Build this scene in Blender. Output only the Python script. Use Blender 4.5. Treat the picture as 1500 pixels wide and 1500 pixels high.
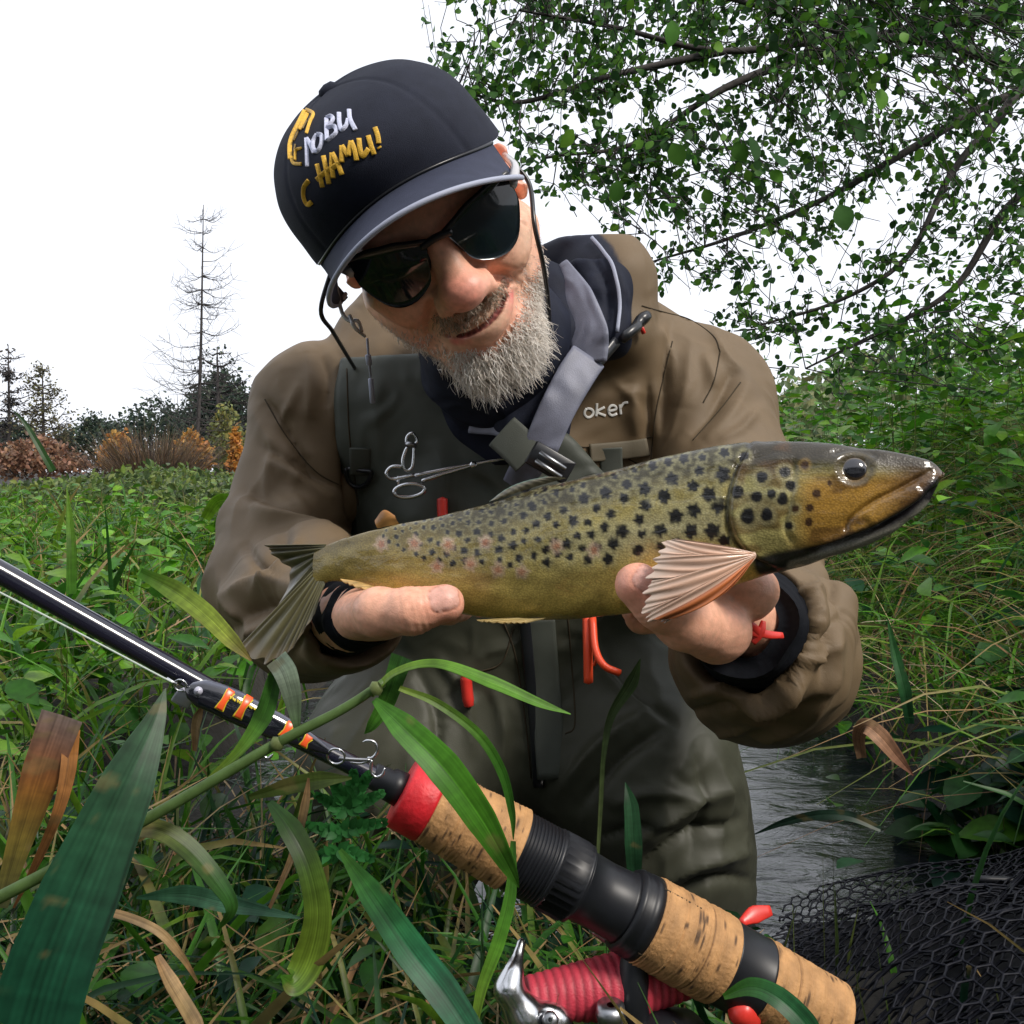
import bpy, math, random
import numpy as np
import openvdb
from mathutils import Matrix, Vector
from mathutils.bvhtree import BVHTree

random.seed(7)
rng = np.random.default_rng(7)
S = bpy.context.scene
COL = S.collection
for o in list(bpy.data.objects):
    bpy.data.objects.remove(o)

# ------------------------------------------------------------------ camera
F = 1350.0                      # focal length in photo pixels (photo is 1500 px)
CAM_Z = 0.47
PITCH = math.radians(-2.5)
cd = bpy.data.cameras.new('camera')
cam = bpy.data.objects.new('camera', cd)
COL.objects.link(cam)
cam.location = (0, 0, CAM_Z)
cam.rotation_euler = (math.radians(90) + PITCH, 0, 0)
cd.sensor_width = 36
cd.sensor_fit = 'HORIZONTAL'
cd.lens = 36 * F / 1500.0
cd.clip_start = 0.02
cd.clip_end = 2000
S.camera = cam
CM = np.array(Matrix.Translation(cam.location) @ cam.rotation_euler.to_matrix().to_4x4())
CMI = np.linalg.inv(CM)

# ------------------------------------------------------------------ sky, sun, exposure
SUN_EL, SUN_AZ = math.radians(46), math.radians(128)   # azimuth clockwise from +Y
w = bpy.data.worlds.new('World')
S.world = w
w.use_nodes = True
nt = w.node_tree
bg = nt.nodes['Background']
sky = nt.nodes.new('ShaderNodeTexSky')
sky.sky_type = 'NISHITA'
sky.sun_disc = False
sky.sun_elevation = SUN_EL
sky.sun_rotation = SUN_AZ
sky.dust_density = 6
sky.air_density = 1.0
mixw = nt.nodes.new('ShaderNodeMixRGB')           # an even cloud deck in front of the blue
mixw.inputs[0].default_value = 0.88
mixw.inputs[2].default_value = (9.9, 10.2, 11.0, 1)
nt.links.new(sky.outputs[0], mixw.inputs[1])
nt.links.new(mixw.outputs[0], bg.inputs[0])
bg.inputs[1].default_value = 0.056
sd = bpy.data.lights.new('sun', 'SUN')
sun = bpy.data.objects.new('sun', sd)
COL.objects.link(sun)
sd.energy = 1.5
sd.angle = math.radians(14)
sd.color = (1, 0.93, 0.84)
sdir = Vector((math.sin(SUN_AZ) * math.cos(SUN_EL), math.cos(SUN_AZ) * math.cos(SUN_EL), math.sin(SUN_EL)))
sun.rotation_euler = sdir.to_track_quat('Z', 'Y').to_euler()
S.view_settings.view_transform = 'Standard'
S.view_settings.look = 'None'
S.view_settings.exposure = 1.15
S.view_settings.gamma = 1
S.cycles.use_denoising = True
S.cycles.max_bounces = 6
S.cycles.transparent_max_bounces = 8

# ------------------------------------------------------------------ helpers
def K(px, py, d):
    """photo pixel + depth -> camera space (x right, y up, z towards viewer)"""
    return np.array([(px - 750) / F * d, (750 - py) / F * d, -d])
def toW(V):
    V = np.asarray(V, float)
    return V @ CM[:3, :3].T + CM[:3, 3]
def toK(W):
    W = np.asarray(W, float)
    return W @ CMI[:3, :3].T + CMI[:3, 3]
def P(px, py, d):
    return toW(K(px, py, d))
def pix(Kp):
    Kp = np.asarray(Kp, float)
    d = np.maximum(-Kp[..., 2], 1e-4)
    return np.stack([750 + Kp[..., 0] / d * F, 750 - Kp[..., 1] / d * F], -1)
def nrm(v):
    v = np.asarray(v, float)
    return v / (np.linalg.norm(v, axis=-1, keepdims=True) + 1e-12)
def smooth(a, b, x):
    t = np.clip((x - a) / (b - a), 0, 1)
    return t * t * (3 - 2 * t)
def cr(pts, n):
    """Catmull-Rom through pts, n samples"""
    p = np.asarray(pts, float)
    if len(p) == 2:
        t = np.linspace(0, 1, n)[:, None]
        return p[0] * (1 - t) + p[1] * t
    q = np.vstack([2 * p[0] - p[1], p, 2 * p[-1] - p[-2]])
    u = np.linspace(0, len(p) - 1 - 1e-9, n)
    i = u.astype(int)
    t = (u - i)[:, None]
    a, b, c, d = q[i], q[i + 1], q[i + 2], q[i + 3]
    return 0.5 * ((2 * b) + (-a + c) * t + (2 * a - 5 * b + 4 * c - d) * t ** 2 + (-a + 3 * b - 3 * c + d) * t ** 3)
_nk = [(rng.normal(size=(3, 18)), rng.uniform(0, 6.28, 18)) for _ in range(4)]
def noise(Pt, scale=1.0, octv=3, seed=0):
    """smooth pseudo noise about -1..1"""
    k, ph = _nk[seed % 4]
    out = 0
    a, s = 1.0, scale
    for o in range(octv):
        out = out + a * np.sin((Pt * s) @ k + ph * (o + 1)).sum(-1) / 6.0
        a *= 0.5
        s *= 2.1
    return out
def poly_dist(p, pl):
    """distance of 2-D points to a polyline, and parameter 0..1"""
    pl = np.asarray(pl, float)
    best = np.full(len(p), 1e9)
    par = np.zeros(len(p))
    n = len(pl) - 1
    for i in range(n):
        a, b = pl[i], pl[i + 1]
        ab = b - a
        t = np.clip(((p - a) @ ab) / (ab @ ab + 1e-9), 0, 1)
        d = np.linalg.norm(p - a - t[:, None] * ab, axis=1)
        m = d < best
        best[m] = d[m]
        par[m] = (i + t[m]) / n
    return best, par
def in_poly(p, poly):
    poly = np.asarray(poly, float)
    x, y = p[:, 0], p[:, 1]
    c = np.zeros(len(p), bool)
    j = len(poly) - 1
    for i in range(len(poly)):
        xi, yi = poly[i]; xj, yj = poly[j]
        c ^= ((yi > y) != (yj > y)) & (x < (xj - xi) * (y - yi) / (yj - yi + 1e-12) + xi)
        j = i
    return c

# ------------------------------------------------------------------ materials
M = {}
def mat(name, base, rough=0.6, metal=0.0, spec=0.5, coat=0.0, vcol=False, var=0.0, vscale=20, bump=0.0, bscale=200,
        trans=0.0, sss=0.0, stretch=None, sheen=0.0, coat_rough=0.1, alpha=1.0, bdist=0.001, wrinkle=0.0):
    m = bpy.data.materials.new(name)
    m.use_nodes = True
    n, l = m.node_tree.nodes, m.node_tree.links
    b = n['Principled BSDF']
    b.inputs['Base Color'].default_value = (*base, 1)
    b.inputs['Roughness'].default_value = rough
    b.inputs['Metallic'].default_value = metal
    b.inputs['Specular IOR Level'].default_value = spec
    b.inputs['Coat Weight'].default_value = coat
    b.inputs['Coat Roughness'].default_value = coat_rough
    b.inputs['Sheen Weight'].default_value = sheen
    b.inputs['Alpha'].default_value = alpha
    if sss:
        b.inputs['Subsurface Weight'].default_value = sss
        b.inputs['Subsurface Radius'].default_value = (1.0, 0.35, 0.2)
        b.inputs['Subsurface Scale'].default_value = 0.006
    tc = n.new('ShaderNodeTexCoord')
    vec = tc.outputs['Object']
    if stretch:
        mp = n.new('ShaderNodeMapping')
        mp.inputs['Scale'].default_value = stretch
        l.new(vec, mp.inputs[0]); vec = mp.outputs[0]
    src = None
    if vcol:
        a = n.new('ShaderNodeVertexColor'); a.layer_name = 'Col'
        src = a.outputs[0]
    if var:
        t = n.new('ShaderNodeTexNoise'); t.inputs['Scale'].default_value = vscale; t.inputs['Detail'].default_value = 6
        l.new(vec, t.inputs['Vector'])
        r = n.new('ShaderNodeMapRange'); r.inputs['From Min'].default_value = 0.25; r.inputs['From Max'].default_value = 0.75
        r.inputs['To Min'].default_value = 1 - var; r.inputs['To Max'].default_value = 1 + var
        l.new(t.outputs['Fac'], r.inputs[0])
        mx = n.new('ShaderNodeMixRGB'); mx.blend_type = 'MULTIPLY'; mx.inputs[0].default_value = 1
        if src: l.new(src, mx.inputs[1])
        else: mx.inputs[1].default_value = (*base, 1)
        l.new(r.outputs[0], mx.inputs[2])
        src = mx.outputs[0]
    if src: l.new(src, b.inputs['Base Color'])
    if bump:
        t = n.new('ShaderNodeTexNoise'); t.inputs['Scale'].default_value = bscale; t.inputs['Detail'].default_value = 5
        l.new(vec, t.inputs['Vector'])
        bp = n.new('ShaderNodeBump'); bp.inputs['Strength'].default_value = bump; bp.inputs['Distance'].default_value = bdist
        l.new(t.outputs['Fac'], bp.inputs['Height']); l.new(bp.outputs[0], b.inputs['Normal'])
        if wrinkle:                      # soft creases in the cloth, larger than the weave
            t2 = n.new('ShaderNodeTexNoise'); t2.inputs['Scale'].default_value = 15; t2.inputs['Detail'].default_value = 3; t2.inputs['Distortion'].default_value = 1.6
            t2.noise_type = 'RIDGED_MULTIFRACTAL'
            l.new(vec, t2.inputs['Vector'])
            b2 = n.new('ShaderNodeBump'); b2.inputs['Strength'].default_value = wrinkle; b2.inputs['Distance'].default_value = 0.014
            l.new(t2.outputs['Fac'], b2.inputs['Height']); l.new(b2.outputs[0], bp.inputs['Normal'])
    if trans:
        tr = n.new('ShaderNodeBsdfTranslucent')
        if src: l.new(src, tr.inputs[0])
        else: tr.inputs[0].default_value = (*base, 1)
        mxs = n.new('ShaderNodeMixShader'); mxs.inputs[0].default_value = trans
        l.new(b.outputs[0], mxs.inputs[1]); l.new(tr.outputs[0], mxs.inputs[2])
        l.new(mxs.outputs[0], n['Material Output'].inputs[0])
    M[name] = m
    return m

# ------------------------------------------------------------------ objects
def mesh_np(name, V, Fs, col=None, smooth_=True):
    """V (n,3) world; Fs list of int arrays (m,3) and/or (m,4)"""
    me = bpy.data.meshes.new(name)
    V = np.asarray(V, np.float32)
    Fs = [np.asarray(f, np.int32) for f in (Fs if isinstance(Fs, (list, tuple)) else [Fs]) if len(f)]
    loops = np.concatenate([f.ravel() for f in Fs]) if Fs else np.zeros(0, np.int32)
    tot = np.concatenate([np.full(len(f), f.shape[1], np.int32) for f in Fs]) if Fs else np.zeros(0, np.int32)
    st = np.concatenate([[0], np.cumsum(tot)[:-1]]).astype(np.int32)
    me.vertices.add(len(V)); me.vertices.foreach_set('co', V.ravel())
    me.loops.add(len(loops)); me.loops.foreach_set('vertex_index', loops)
    me.polygons.add(len(tot)); me.polygons.foreach_set('loop_start', st); me.polygons.foreach_set('loop_total', tot)
    if smooth_:
        me.polygons.foreach_set('use_smooth', np.ones(len(tot), bool))
    me.update(calc_edges=True)
    if col is not None:
        a = me.color_attributes.new('Col', 'FLOAT_COLOR', 'POINT')
        c = np.ones((len(V), 4), np.float32); c[:, :3] = col
        a.data.foreach_set('color', c.ravel())
    return me
def tag(o, label=None, cat=None, group=None, kind=None):
    if label: o['label'] = label
    if cat: o['category'] = cat
    if group: o['group'] = group
    if kind: o['kind'] = kind
    return o
def obj(name, V, Fs, m, parent=None, col=None, smooth_=True, label=None, kind=None):
    me = mesh_np(name, V, Fs, col, smooth_)
    o = bpy.data.objects.new(name, me)
    COL.objects.link(o)
    if m: me.materials.append(M[m] if isinstance(m, str) else m)
    if parent is not None:
        o.parent = parent
        o.matrix_parent_inverse = Matrix.Translation(-parent.location)
    return tag(o, label, kind=kind)
def thing(name, label, cat, loc=(0, 0, 0), group=None):
    o = bpy.data.objects.new(name, None)
    o.empty_display_size = 0.05
    COL.objects.link(o)
    o.location = loc
    return tag(o, label, cat, group)
class MB:
    """collects pieces into one mesh"""
    def __init__(s): s.V, s.F3, s.F4, s.C, s.n = [], [], [], [], 0
    def add(s, V, F, col=None):
        V = np.asarray(V, float).reshape(-1, 3); F = np.asarray(F, int)
        s.V.append(V)
        (s.F3 if F.shape[1] == 3 else s.F4).append(F + s.n)
        c = np.zeros((len(V), 3)) + (col if col is not None else (0.5, 0.5, 0.5))
        s.C.append(c)
        s.n += len(V)
    def data(s):
        return (np.concatenate(s.V), [np.concatenate(x) for x in (s.F3, s.F4) if x], np.concatenate(s.C))
    def build(s, name, m, parent=None, kind=None, label=None, smooth_=True, world=True):
        V, Fs, C = s.data()
        if not world: V = toW(V)
        return obj(name, V, Fs, m, parent, C, smooth_, label, kind)
def grid_faces(a, b, closed=False, off=0):
    """a rows x b columns of vertices; closed wraps columns"""
    i, j = np.meshgrid(np.arange(a - 1), np.arange(b if closed else b - 1), indexing='ij')
    j2 = (j + 1) % b
    return np.stack([i * b + j, i * b + j2, (i + 1) * b + j2, (i + 1) * b + j], -1).reshape(-1, 4) + off
def frames(pts):
    """parallel-transport frames along a polyline"""
    p = np.asarray(pts, float)
    T = nrm(np.gradient(p, axis=0))
    up = np.array([0, 0, 1.0]) if abs(T[0][2]) < 0.9 else np.array([1.0, 0, 0])
    N = np.zeros_like(p)
    n = nrm(np.cross(T[0], up))
    for i in range(len(p)):
        n = nrm(n - T[i] * (n @ T[i]))
        N[i] = n
    return T, N, nrm(np.cross(T, N))
def tube(pts, r, k=8, cap=True):
    p = np.asarray(pts, float)
    r = np.broadcast_to(np.asarray(r, float), (len(p),))
    if cap:
        e0 = p[0] - nrm(p[1] - p[0]) * r[0] * 0.4
        e1 = p[-1] + nrm(p[-1] - p[-2]) * r[-1] * 0.4
        p = np.vstack([e0, p, e1]); r = np.concatenate([[r[0] * 0.05], r, [r[-1] * 0.05]])
    T, N, B = frames(p)
    a = np.linspace(0, 2 * np.pi, k, endpoint=False)
    V = p[:, None] + r[:, None, None] * (np.cos(a)[None, :, None] * N[:, None] + np.sin(a)[None, :, None] * B[:, None])
    return V.reshape(-1, 3), grid_faces(len(p), k, True)
def lathe(p0, p1, prof, k=32):
    """prof: list of (t along axis 0..1, radius)"""
    p0, p1 = np.asarray(p0, float), np.asarray(p1, float)
    ax = nrm(p1 - p0)
    up = np.array([0, 0, 1.0]) if abs(ax[2]) < 0.9 else np.array([1.0, 0, 0])
    n = nrm(np.cross(ax, up)); b = np.cross(ax, n)
    a = np.linspace(0, 2 * np.pi, k, endpoint=False)
    V = np.array([[p0 + (p1 - p0) * t + r * (math.cos(x) * n + math.sin(x) * b) for x in a] for t, r in prof])
    return V.reshape(-1, 3), grid_faces(len(prof), k, True)
def box_at(c, ax, ay, az, sx, sy, sz):
    """rounded-ish (chamfered) box, half sizes"""
    c = np.asarray(c, float)
    ch = 0.18 * min(sx, sy, sz)
    V, idx = [], []
    rings = [(-sz, 1), (-sz + ch, 0), (sz - ch, 0), (sz, 1)]
    for z, ins in rings:
        i = ch if ins else 0
        x, y = sx - i, sy - i
        for (u, v) in ((-x + ch, -y), (x - ch, -y), (x, -y + ch), (x, y - ch), (x - ch, y), (-x + ch, y), (-x, y - ch), (-x, -y + ch)):
            V.append(c + ax * u + ay * v + az * z)
    F = grid_faces(4, 8, True).tolist()
    F += [[0, 3, 2, 1], [0, 5, 4, 3], [0, 7, 6, 5]]
    F += [[24, 25, 26, 27], [24, 27, 28, 29], [24, 29, 30, 31]]
    return np.array(V), np.array(F)

# ---- signed distance fields in camera space, meshed with openvdb
class SDF:
    def __init__(s, lo, hi, h):
        s.lo = np.asarray(lo, float); s.h = h
        s.n = np.ceil((np.asarray(hi) - s.lo) / h).astype(int) + 1
        s.A = np.full(s.n, 1.0, np.float32)
    def _reg(s, lo, hi):
        a = np.clip(np.floor((lo - s.lo) / s.h).astype(int), 0, s.n)
        b = np.clip(np.ceil((hi - s.lo) / s.h).astype(int) + 1, 0, s.n)
        sl = tuple(slice(i, j) for i, j in zip(a, b))
        g = [s.lo[k] + s.h * np.arange(a[k], b[k], dtype=np.float32) for k in range(3)]
        return sl, g[0][:, None, None], g[1][None, :, None], g[2][None, None, :]
    def _mix(s, sl, d, k, sub=False):
        A = s.A[sl]
        if sub:
            d = -d
            hh = np.clip(0.5 - 0.5 * (A - d) / k, 0, 1) if k > 0 else (d > A).astype(np.float32)
            s.A[sl] = A * (1 - hh) + d * hh + k * hh * (1 - hh)
        else:
            hh = np.clip(0.5 + 0.5 * (A - d) / k, 0, 1) if k > 0 else (d < A).astype(np.float32)
            s.A[sl] = A * (1 - hh) + d * hh - k * hh * (1 - hh)
    def ell(s, c, r, k=0.02, R=None, sub=False):
        c = np.asarray(c, float); r = np.asarray(r, float)
        m = (r.max() if R is not None else r) + k + 4 * s.h
        sl, X, Y, Z = s._reg(c - m, c + m)
        X, Y, Z = X - c[0], Y - c[1], Z - c[2]
        if R is not None:
            R = np.asarray(R)        # columns = local axes
            X, Y, Z = (X * R[0, i] + Y * R[1, i] + Z * R[2, i] for i in range(3))
        q = np.sqrt((X / r[0]) ** 2 + (Y / r[1]) ** 2 + (Z / r[2]) ** 2)
        q2 = np.sqrt((X / r[0] ** 2) ** 2 + (Y / r[1] ** 2) ** 2 + (Z / r[2] ** 2) ** 2) + 1e-9
        s._mix(sl, q * (q - 1) / q2, k, sub)
        return s
    def cap(s, a, b, ra, rb=None, k=0.02, sub=False):
        a, b = np.asarray(a, float), np.asarray(b, float)
        rb = ra if rb is None else rb
        m = max(ra, rb) + k + 4 * s.h
        sl, X, Y, Z = s._reg(np.minimum(a, b) - m, np.maximum(a, b) + m)
        ab = b - a
        t = np.clip(((X - a[0]) * ab[0] + (Y - a[1]) * ab[1] + (Z - a[2]) * ab[2]) / (ab @ ab + 1e-12), 0, 1)
        d = np.sqrt((X - a[0] - t * ab[0]) ** 2 + (Y - a[1] - t * ab[1]) ** 2 + (Z - a[2] - t * ab[2]) ** 2) - (ra + (rb - ra) * t)
        s._mix(sl, d, k, sub)
        return s
    def chain(s, pts, r, k=0.02, sub=False):
        r = np.broadcast_to(np.asarray(r, float), (len(pts),))
        for i in range(len(pts) - 1):
            s.cap(pts[i], pts[i + 1], r[i], r[i + 1], k, sub)
        return s
    def mesh(s, iso=0.0):
        g = openvdb.FloatGrid(1.0)
        A = np.clip(s.A, -6 * s.h, 6 * s.h).astype(np.float32)
        g.copyFromArray(A)
        v, q = g.convertToQuads(iso)
        v = np.asarray(v, float) * s.h + s.lo
        return v, np.asarray(q, int)[:, ::-1]
def vnormals(V, Q):
    n = np.cross(V[Q[:, 2]] - V[Q[:, 0]], V[Q[:, -1]] - V[Q[:, 1]]) if Q.shape[1] == 4 else np.cross(V[Q[:, 1]] - V[Q[:, 0]], V[Q[:, 2]] - V[Q[:, 0]])
    N = np.zeros_like(V)
    for k in range(Q.shape[1]):
        np.add.at(N, Q[:, k], n)
    return nrm(N)
def relax(V, Q, it=2, lam=0.5):
    e = np.concatenate([Q[:, [i, (i + 1) % 4]] for i in range(4)])
    e = np.concatenate([e, e[:, ::-1]])
    cnt = np.bincount(e[:, 0], minlength=len(V))[:, None] + 1e-9
    for _ in range(it):
        A = np.stack([np.bincount(e[:, 0], V[e[:, 1], k], minlength=len(V)) for k in range(3)], 1) / cnt
        V = V + lam * (A - V)
    return V
class Surf:
    """camera-space mesh one can shoot photo rays at"""
    def __init__(s, V, Q):
        s.b = BVHTree.FromPolygons([tuple(v) for v in V], [tuple(int(i) for i in q) for q in Q])
    def hit(s, px, py):
        h = s.b.ray_cast(Vector((0, 0, 0)), Vector(nrm(K(px, py, 1.0))))
        return (None, None) if h[0] is None else (np.array(h[0]), np.array(h[1]))
    def line(s, pts, n=30, lift=0.0, d=0.9):
        out = []
        for x, y in cr(pts, n):
            h, nn = s.hit(x, y)
            if h is None:
                if out: h, nn = K(x, y, -out[-1][2]), np.array([0, 0, 1.0])
                else: h, nn = K(x, y, d), np.array([0, 0, 1.0])
            elif nn[2] < 0: nn = -nn
            out.append(h + nn * lift)
        return np.array(out)
def strip(surf, pts, width, mb, lift=0.001, col=None, n=24, thick=0.0012, d=0.9):
    """a band of cloth laid along photo points on a surface (flattened tube)"""
    c = surf.line(pts, n, lift, d)
    for _ in range(3):
        c[1:-1] = 0.25 * c[:-2] + 0.5 * c[1:-1] + 0.25 * c[2:]
    wd = np.interp(np.linspace(0, 1, n), np.linspace(0, 1, len(np.atleast_1d(width))), np.atleast_1d(width))
    T = nrm(np.gradient(c, axis=0))
    vw = nrm(-c)
    side = nrm(np.cross(T, vw)); nn = nrm(np.cross(side, T))
    a = np.linspace(0, 2 * np.pi, 12, endpoint=False)
    ca, sa = np.sign(np.cos(a)) * np.abs(np.cos(a)) ** 0.4, np.sin(a)
    V = c[:, None] + side[:, None] * (ca[None, :, None] * wd[:, None, None] / 2) + nn[:, None] * (sa[None, :, None] * thick)
    V = np.concatenate([V.reshape(-1, 3), c[:1], c[-1:]])
    Fq = grid_faces(n, 12, True)
    mb.add(V, Fq, col)
    m = mb.n - len(V)
    mb.F3.append(np.array([[m + (j + 1) % 12, m + j, m + n * 12] for j in range(12)] + [[m + (n - 1) * 12 + j, m + (n - 1) * 12 + (j + 1) % 12, m + n * 12 + 1] for j in range(12)]))

# ------------------------------------------------------------------ the materials of the place
mat('soil', (0.014, 0.012, 0.009), 0.9, var=0.5, vscale=18, bump=0.8, bscale=60, bdist=0.01)
mat('skin', (0.5, 0.3, 0.22), 0.42, spec=0.45, vcol=True, sss=0.10, var=0.16, vscale=220, bump=0.3, bscale=900, bdist=0.0007)
mat('jacket', (0.125, 0.10, 0.066), 0.62, spec=0.35, vcol=True, var=0.10, vscale=30, bump=0.35, bscale=1400, bdist=0.0006, wrinkle=0.25)
mat('wader', (0.075, 0.082, 0.066), 0.55, spec=0.35, var=0.14, vscale=24, bump=0.3, bscale=1300, vcol=True, bdist=0.0006, wrinkle=0.35)
mat('seam', (0.045, 0.034, 0.02), 0.8, spec=0.2)
mat('navy', (0.008, 0.011, 0.024), 0.75, spec=0.25, var=0.2, vscale=60, bump=0.3, bscale=900, wrinkle=0.4)
mat('neoprene', (0.004, 0.005, 0.008), 0.8, spec=0.15, bump=0.5, bscale=120, bdist=0.002)
mat('strap_grey', (0.15, 0.16, 0.215), 0.48, var=0.25, vscale=45, bump=0.35, bscale=1100, wrinkle=0.5)
mat('strap_green', (0.06, 0.068, 0.056), 0.6, var=0.1, vscale=60, bump=0.4, bscale=1800)
mat('black_plastic', (0.012, 0.013, 0.016), 0.3)
mat('cap_cloth', (0.017, 0.020, 0.033), 0.85, spec=0.2, var=0.14, vscale=90, bump=0.6, bscale=1500, bdist=0.0008)
mat('visor_cloth', (0.040, 0.046, 0.075), 0.8, spec=0.2, var=0.12, vscale=90, bump=0.6, bscale=1500, bdist=0.0008)
mat('piping', (0.33, 0.36, 0.46), 0.6, bump=0.3, bscale=1500)
mat('thread_white', (0.55, 0.58, 0.75), 0.5, bump=0.6, bscale=1200, var=0.2, vscale=500)
mat('thread_yellow', (0.72, 0.42, 0.03), 0.5, bump=0.6, bscale=1200, var=0.25, vscale=500)
mat('thread_brown', (0.20, 0.13, 0.03), 0.5, bump=0.6, bscale=1200)
mat('lens', (0.006, 0.012, 0.016), 0.08, spec=0.45, coat=0.3, coat_rough=0.04)
mat('frame_black', (0.008, 0.009, 0.012), 0.3)
mat('clear_frame', (0.5, 0.5, 0.52), 0.18, spec=0.7)
mat('hair_grey', (0.5, 0.45, 0.4), 0.45, vcol=True, spec=0.4, trans=0.08)
mat('print_white', (0.75, 0.75, 0.72), 0.5)
mat('steel', (0.62, 0.63, 0.65), 0.22, metal=1.0)
mat('steel_dull', (0.34, 0.35, 0.37), 0.35, metal=1.0, var=0.2, vscale=120)
mat('red_plastic', (0.62, 0.035, 0.025), 0.35, var=0.1, vscale=100)
mat('orange_cord', (0.75, 0.07, 0.02), 0.4, bump=0.3, bscale=900)
mat('fish_skin', (0.3, 0.28, 0.12), 0.36, spec=0.22, coat=0.7, coat_rough=0.05, vcol=True)
mat('fin', (0.3, 0.25, 0.12), 0.3, coat=0.5, coat_rough=0.12, vcol=True, trans=0.3)
mat('eye_gloss', (0.02, 0.02, 0.02), 0.08, coat=1, coat_rough=0.03, vcol=True)
mat('cork', (0.44, 0.27, 0.13), 0.75, vcol=True, bump=0.7, bscale=420, bdist=0.001, var=0.22, vscale=160)
mat('blank', (0.010, 0.010, 0.022), 0.22, coat=0.8, coat_rough=0.08)
mat('rod_black', (0.008, 0.009, 0.012), 0.42, spec=0.4, var=0.3, vscale=80)
mat('red_ring', (0.55, 0.012, 0.02), 0.5, var=0.25, vscale=140, bump=0.5, bscale=300)
mat('red_line', (0.42, 0.03, 0.05), 0.55, bump=0.4, bscale=900, vcol=True)
mat('lure_black', (0.008, 0.009, 0.014), 0.12, coat=1, coat_rough=0.05, vcol=True)
mat('lip_clear', (0.42, 0.42, 0.5), 0.1, spec=0.7)
mat('net', (0.005, 0.006, 0.011), 0.55, spec=0.22)
mat('net_dark', (0.004, 0.005, 0.008), 0.9)
mat('line', (0.6, 0.68, 0.62), 0.35, trans=0.3)
mat('leaf', (0.06, 0.14, 0.03), 0.42, vcol=True, spec=0.28, trans=0.36, var=0.25, vscale=140)
mat('leaf_dark', (0.03, 0.07, 0.02), 0.5, vcol=True, spec=0.2, trans=0.35, var=0.15, vscale=40)
mat('dry', (0.3, 0.2, 0.1), 0.65, vcol=True, trans=0.2, var=0.3, vscale=150)
mat('bark', (0.035, 0.03, 0.028), 0.85, var=0.3, vscale=30, bump=0.6, bscale=60, bdist=0.005)
# the scales of the trout: cellular relief and a little glitter
_m = M['fish_skin']; _n, _l = _m.node_tree.nodes, _m.node_tree.links
_tc = _n.new('ShaderNodeTexCoord'); _mp = _n.new('ShaderNodeMapping'); _mp.inputs['Scale'].default_value = (1, 1, 1.15)
_v = _n.new('ShaderNodeTexVoronoi'); _v.inputs['Scale'].default_value = 800
_l.new(_tc.outputs['Object'], _mp.inputs[0]); _l.new(_mp.outputs[0], _v.inputs['Vector'])
_b = _n.new('ShaderNodeBump'); _b.inputs['Strength'].default_value = 0.28; _b.inputs['Distance'].default_value = 0.0006
_l.new(_v.outputs['Distance'], _b.inputs['Height']); _l.new(_b.outputs[0], _n['Principled BSDF'].inputs['Normal'])
_cv = _n.new('ShaderNodeMapRange'); _cv.inputs['From Max'].default_value = 0.8
_cv.inputs['To Min'].default_value = 1.18; _cv.inputs['To Max'].default_value = 0.72
_l.new(_v.outputs['Distance'], _cv.inputs[0])
_mx = _n.new('ShaderNodeMixRGB'); _mx.blend_type = 'MULTIPLY'; _mx.inputs[0].default_value = 1
_a = [x for x in _n if x.type == 'VERTEX_COLOR'][0]
_l.new(_a.outputs[0], _mx.inputs[1]); _l.new(_cv.outputs[0], _mx.inputs[2]); _l.new(_mx.outputs[0], _n['Principled BSDF'].inputs['Base Color'])
_t = _n.new('ShaderNodeTexNoise'); _t.inputs['Scale'].default_value = 55; _t.inputs['Detail'].default_value = 3; _t.inputs['Distortion'].default_value = 1.2   # uneven film of water and slime
_mp2 = _n.new('ShaderNodeMapping'); _mp2.inputs['Scale'].default_value = (0.35, 1.0, 1.6)
_l.new(_tc.outputs['Object'], _mp2.inputs[0]); _l.new(_mp2.outputs[0], _t.inputs['Vector'])
_b2 = _n.new('ShaderNodeBump'); _b2.inputs['Strength'].default_value = 0.55; _b2.inputs['Distance'].default_value = 0.004
_l.new(_t.outputs['Fac'], _b2.inputs['Height']); _l.new(_b2.outputs[0], _n['Principled BSDF'].inputs['Coat Normal'])
# stream water
_m = mat('water', (0.014, 0.016, 0.018), 0.03, spec=0.95)
_n, _l = _m.node_tree.nodes, _m.node_tree.links
_tc = _n.new('ShaderNodeTexCoord'); _mp = _n.new('ShaderNodeMapping'); _mp.inputs['Scale'].default_value = (1, 2.2, 1)
_t = _n.new('ShaderNodeTexNoise'); _t.inputs['Scale'].default_value = 10; _t.inputs['Detail'].default_value = 4; _t.inputs['Distortion'].default_value = 0.8
_l.new(_tc.outputs['Object'], _mp.inputs[0]); _l.new(_mp.outputs[0], _t.inputs['Vector'])
_b = _n.new('ShaderNodeBump'); _b.inputs['Strength'].default_value = 0.35; _b.inputs['Distance'].default_value = 0.015
_l.new(_t.outputs['Fac'], _b.inputs['Height']); _l.new(_b.outputs[0], _n['Principled BSDF'].inputs['Normal'])

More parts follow.
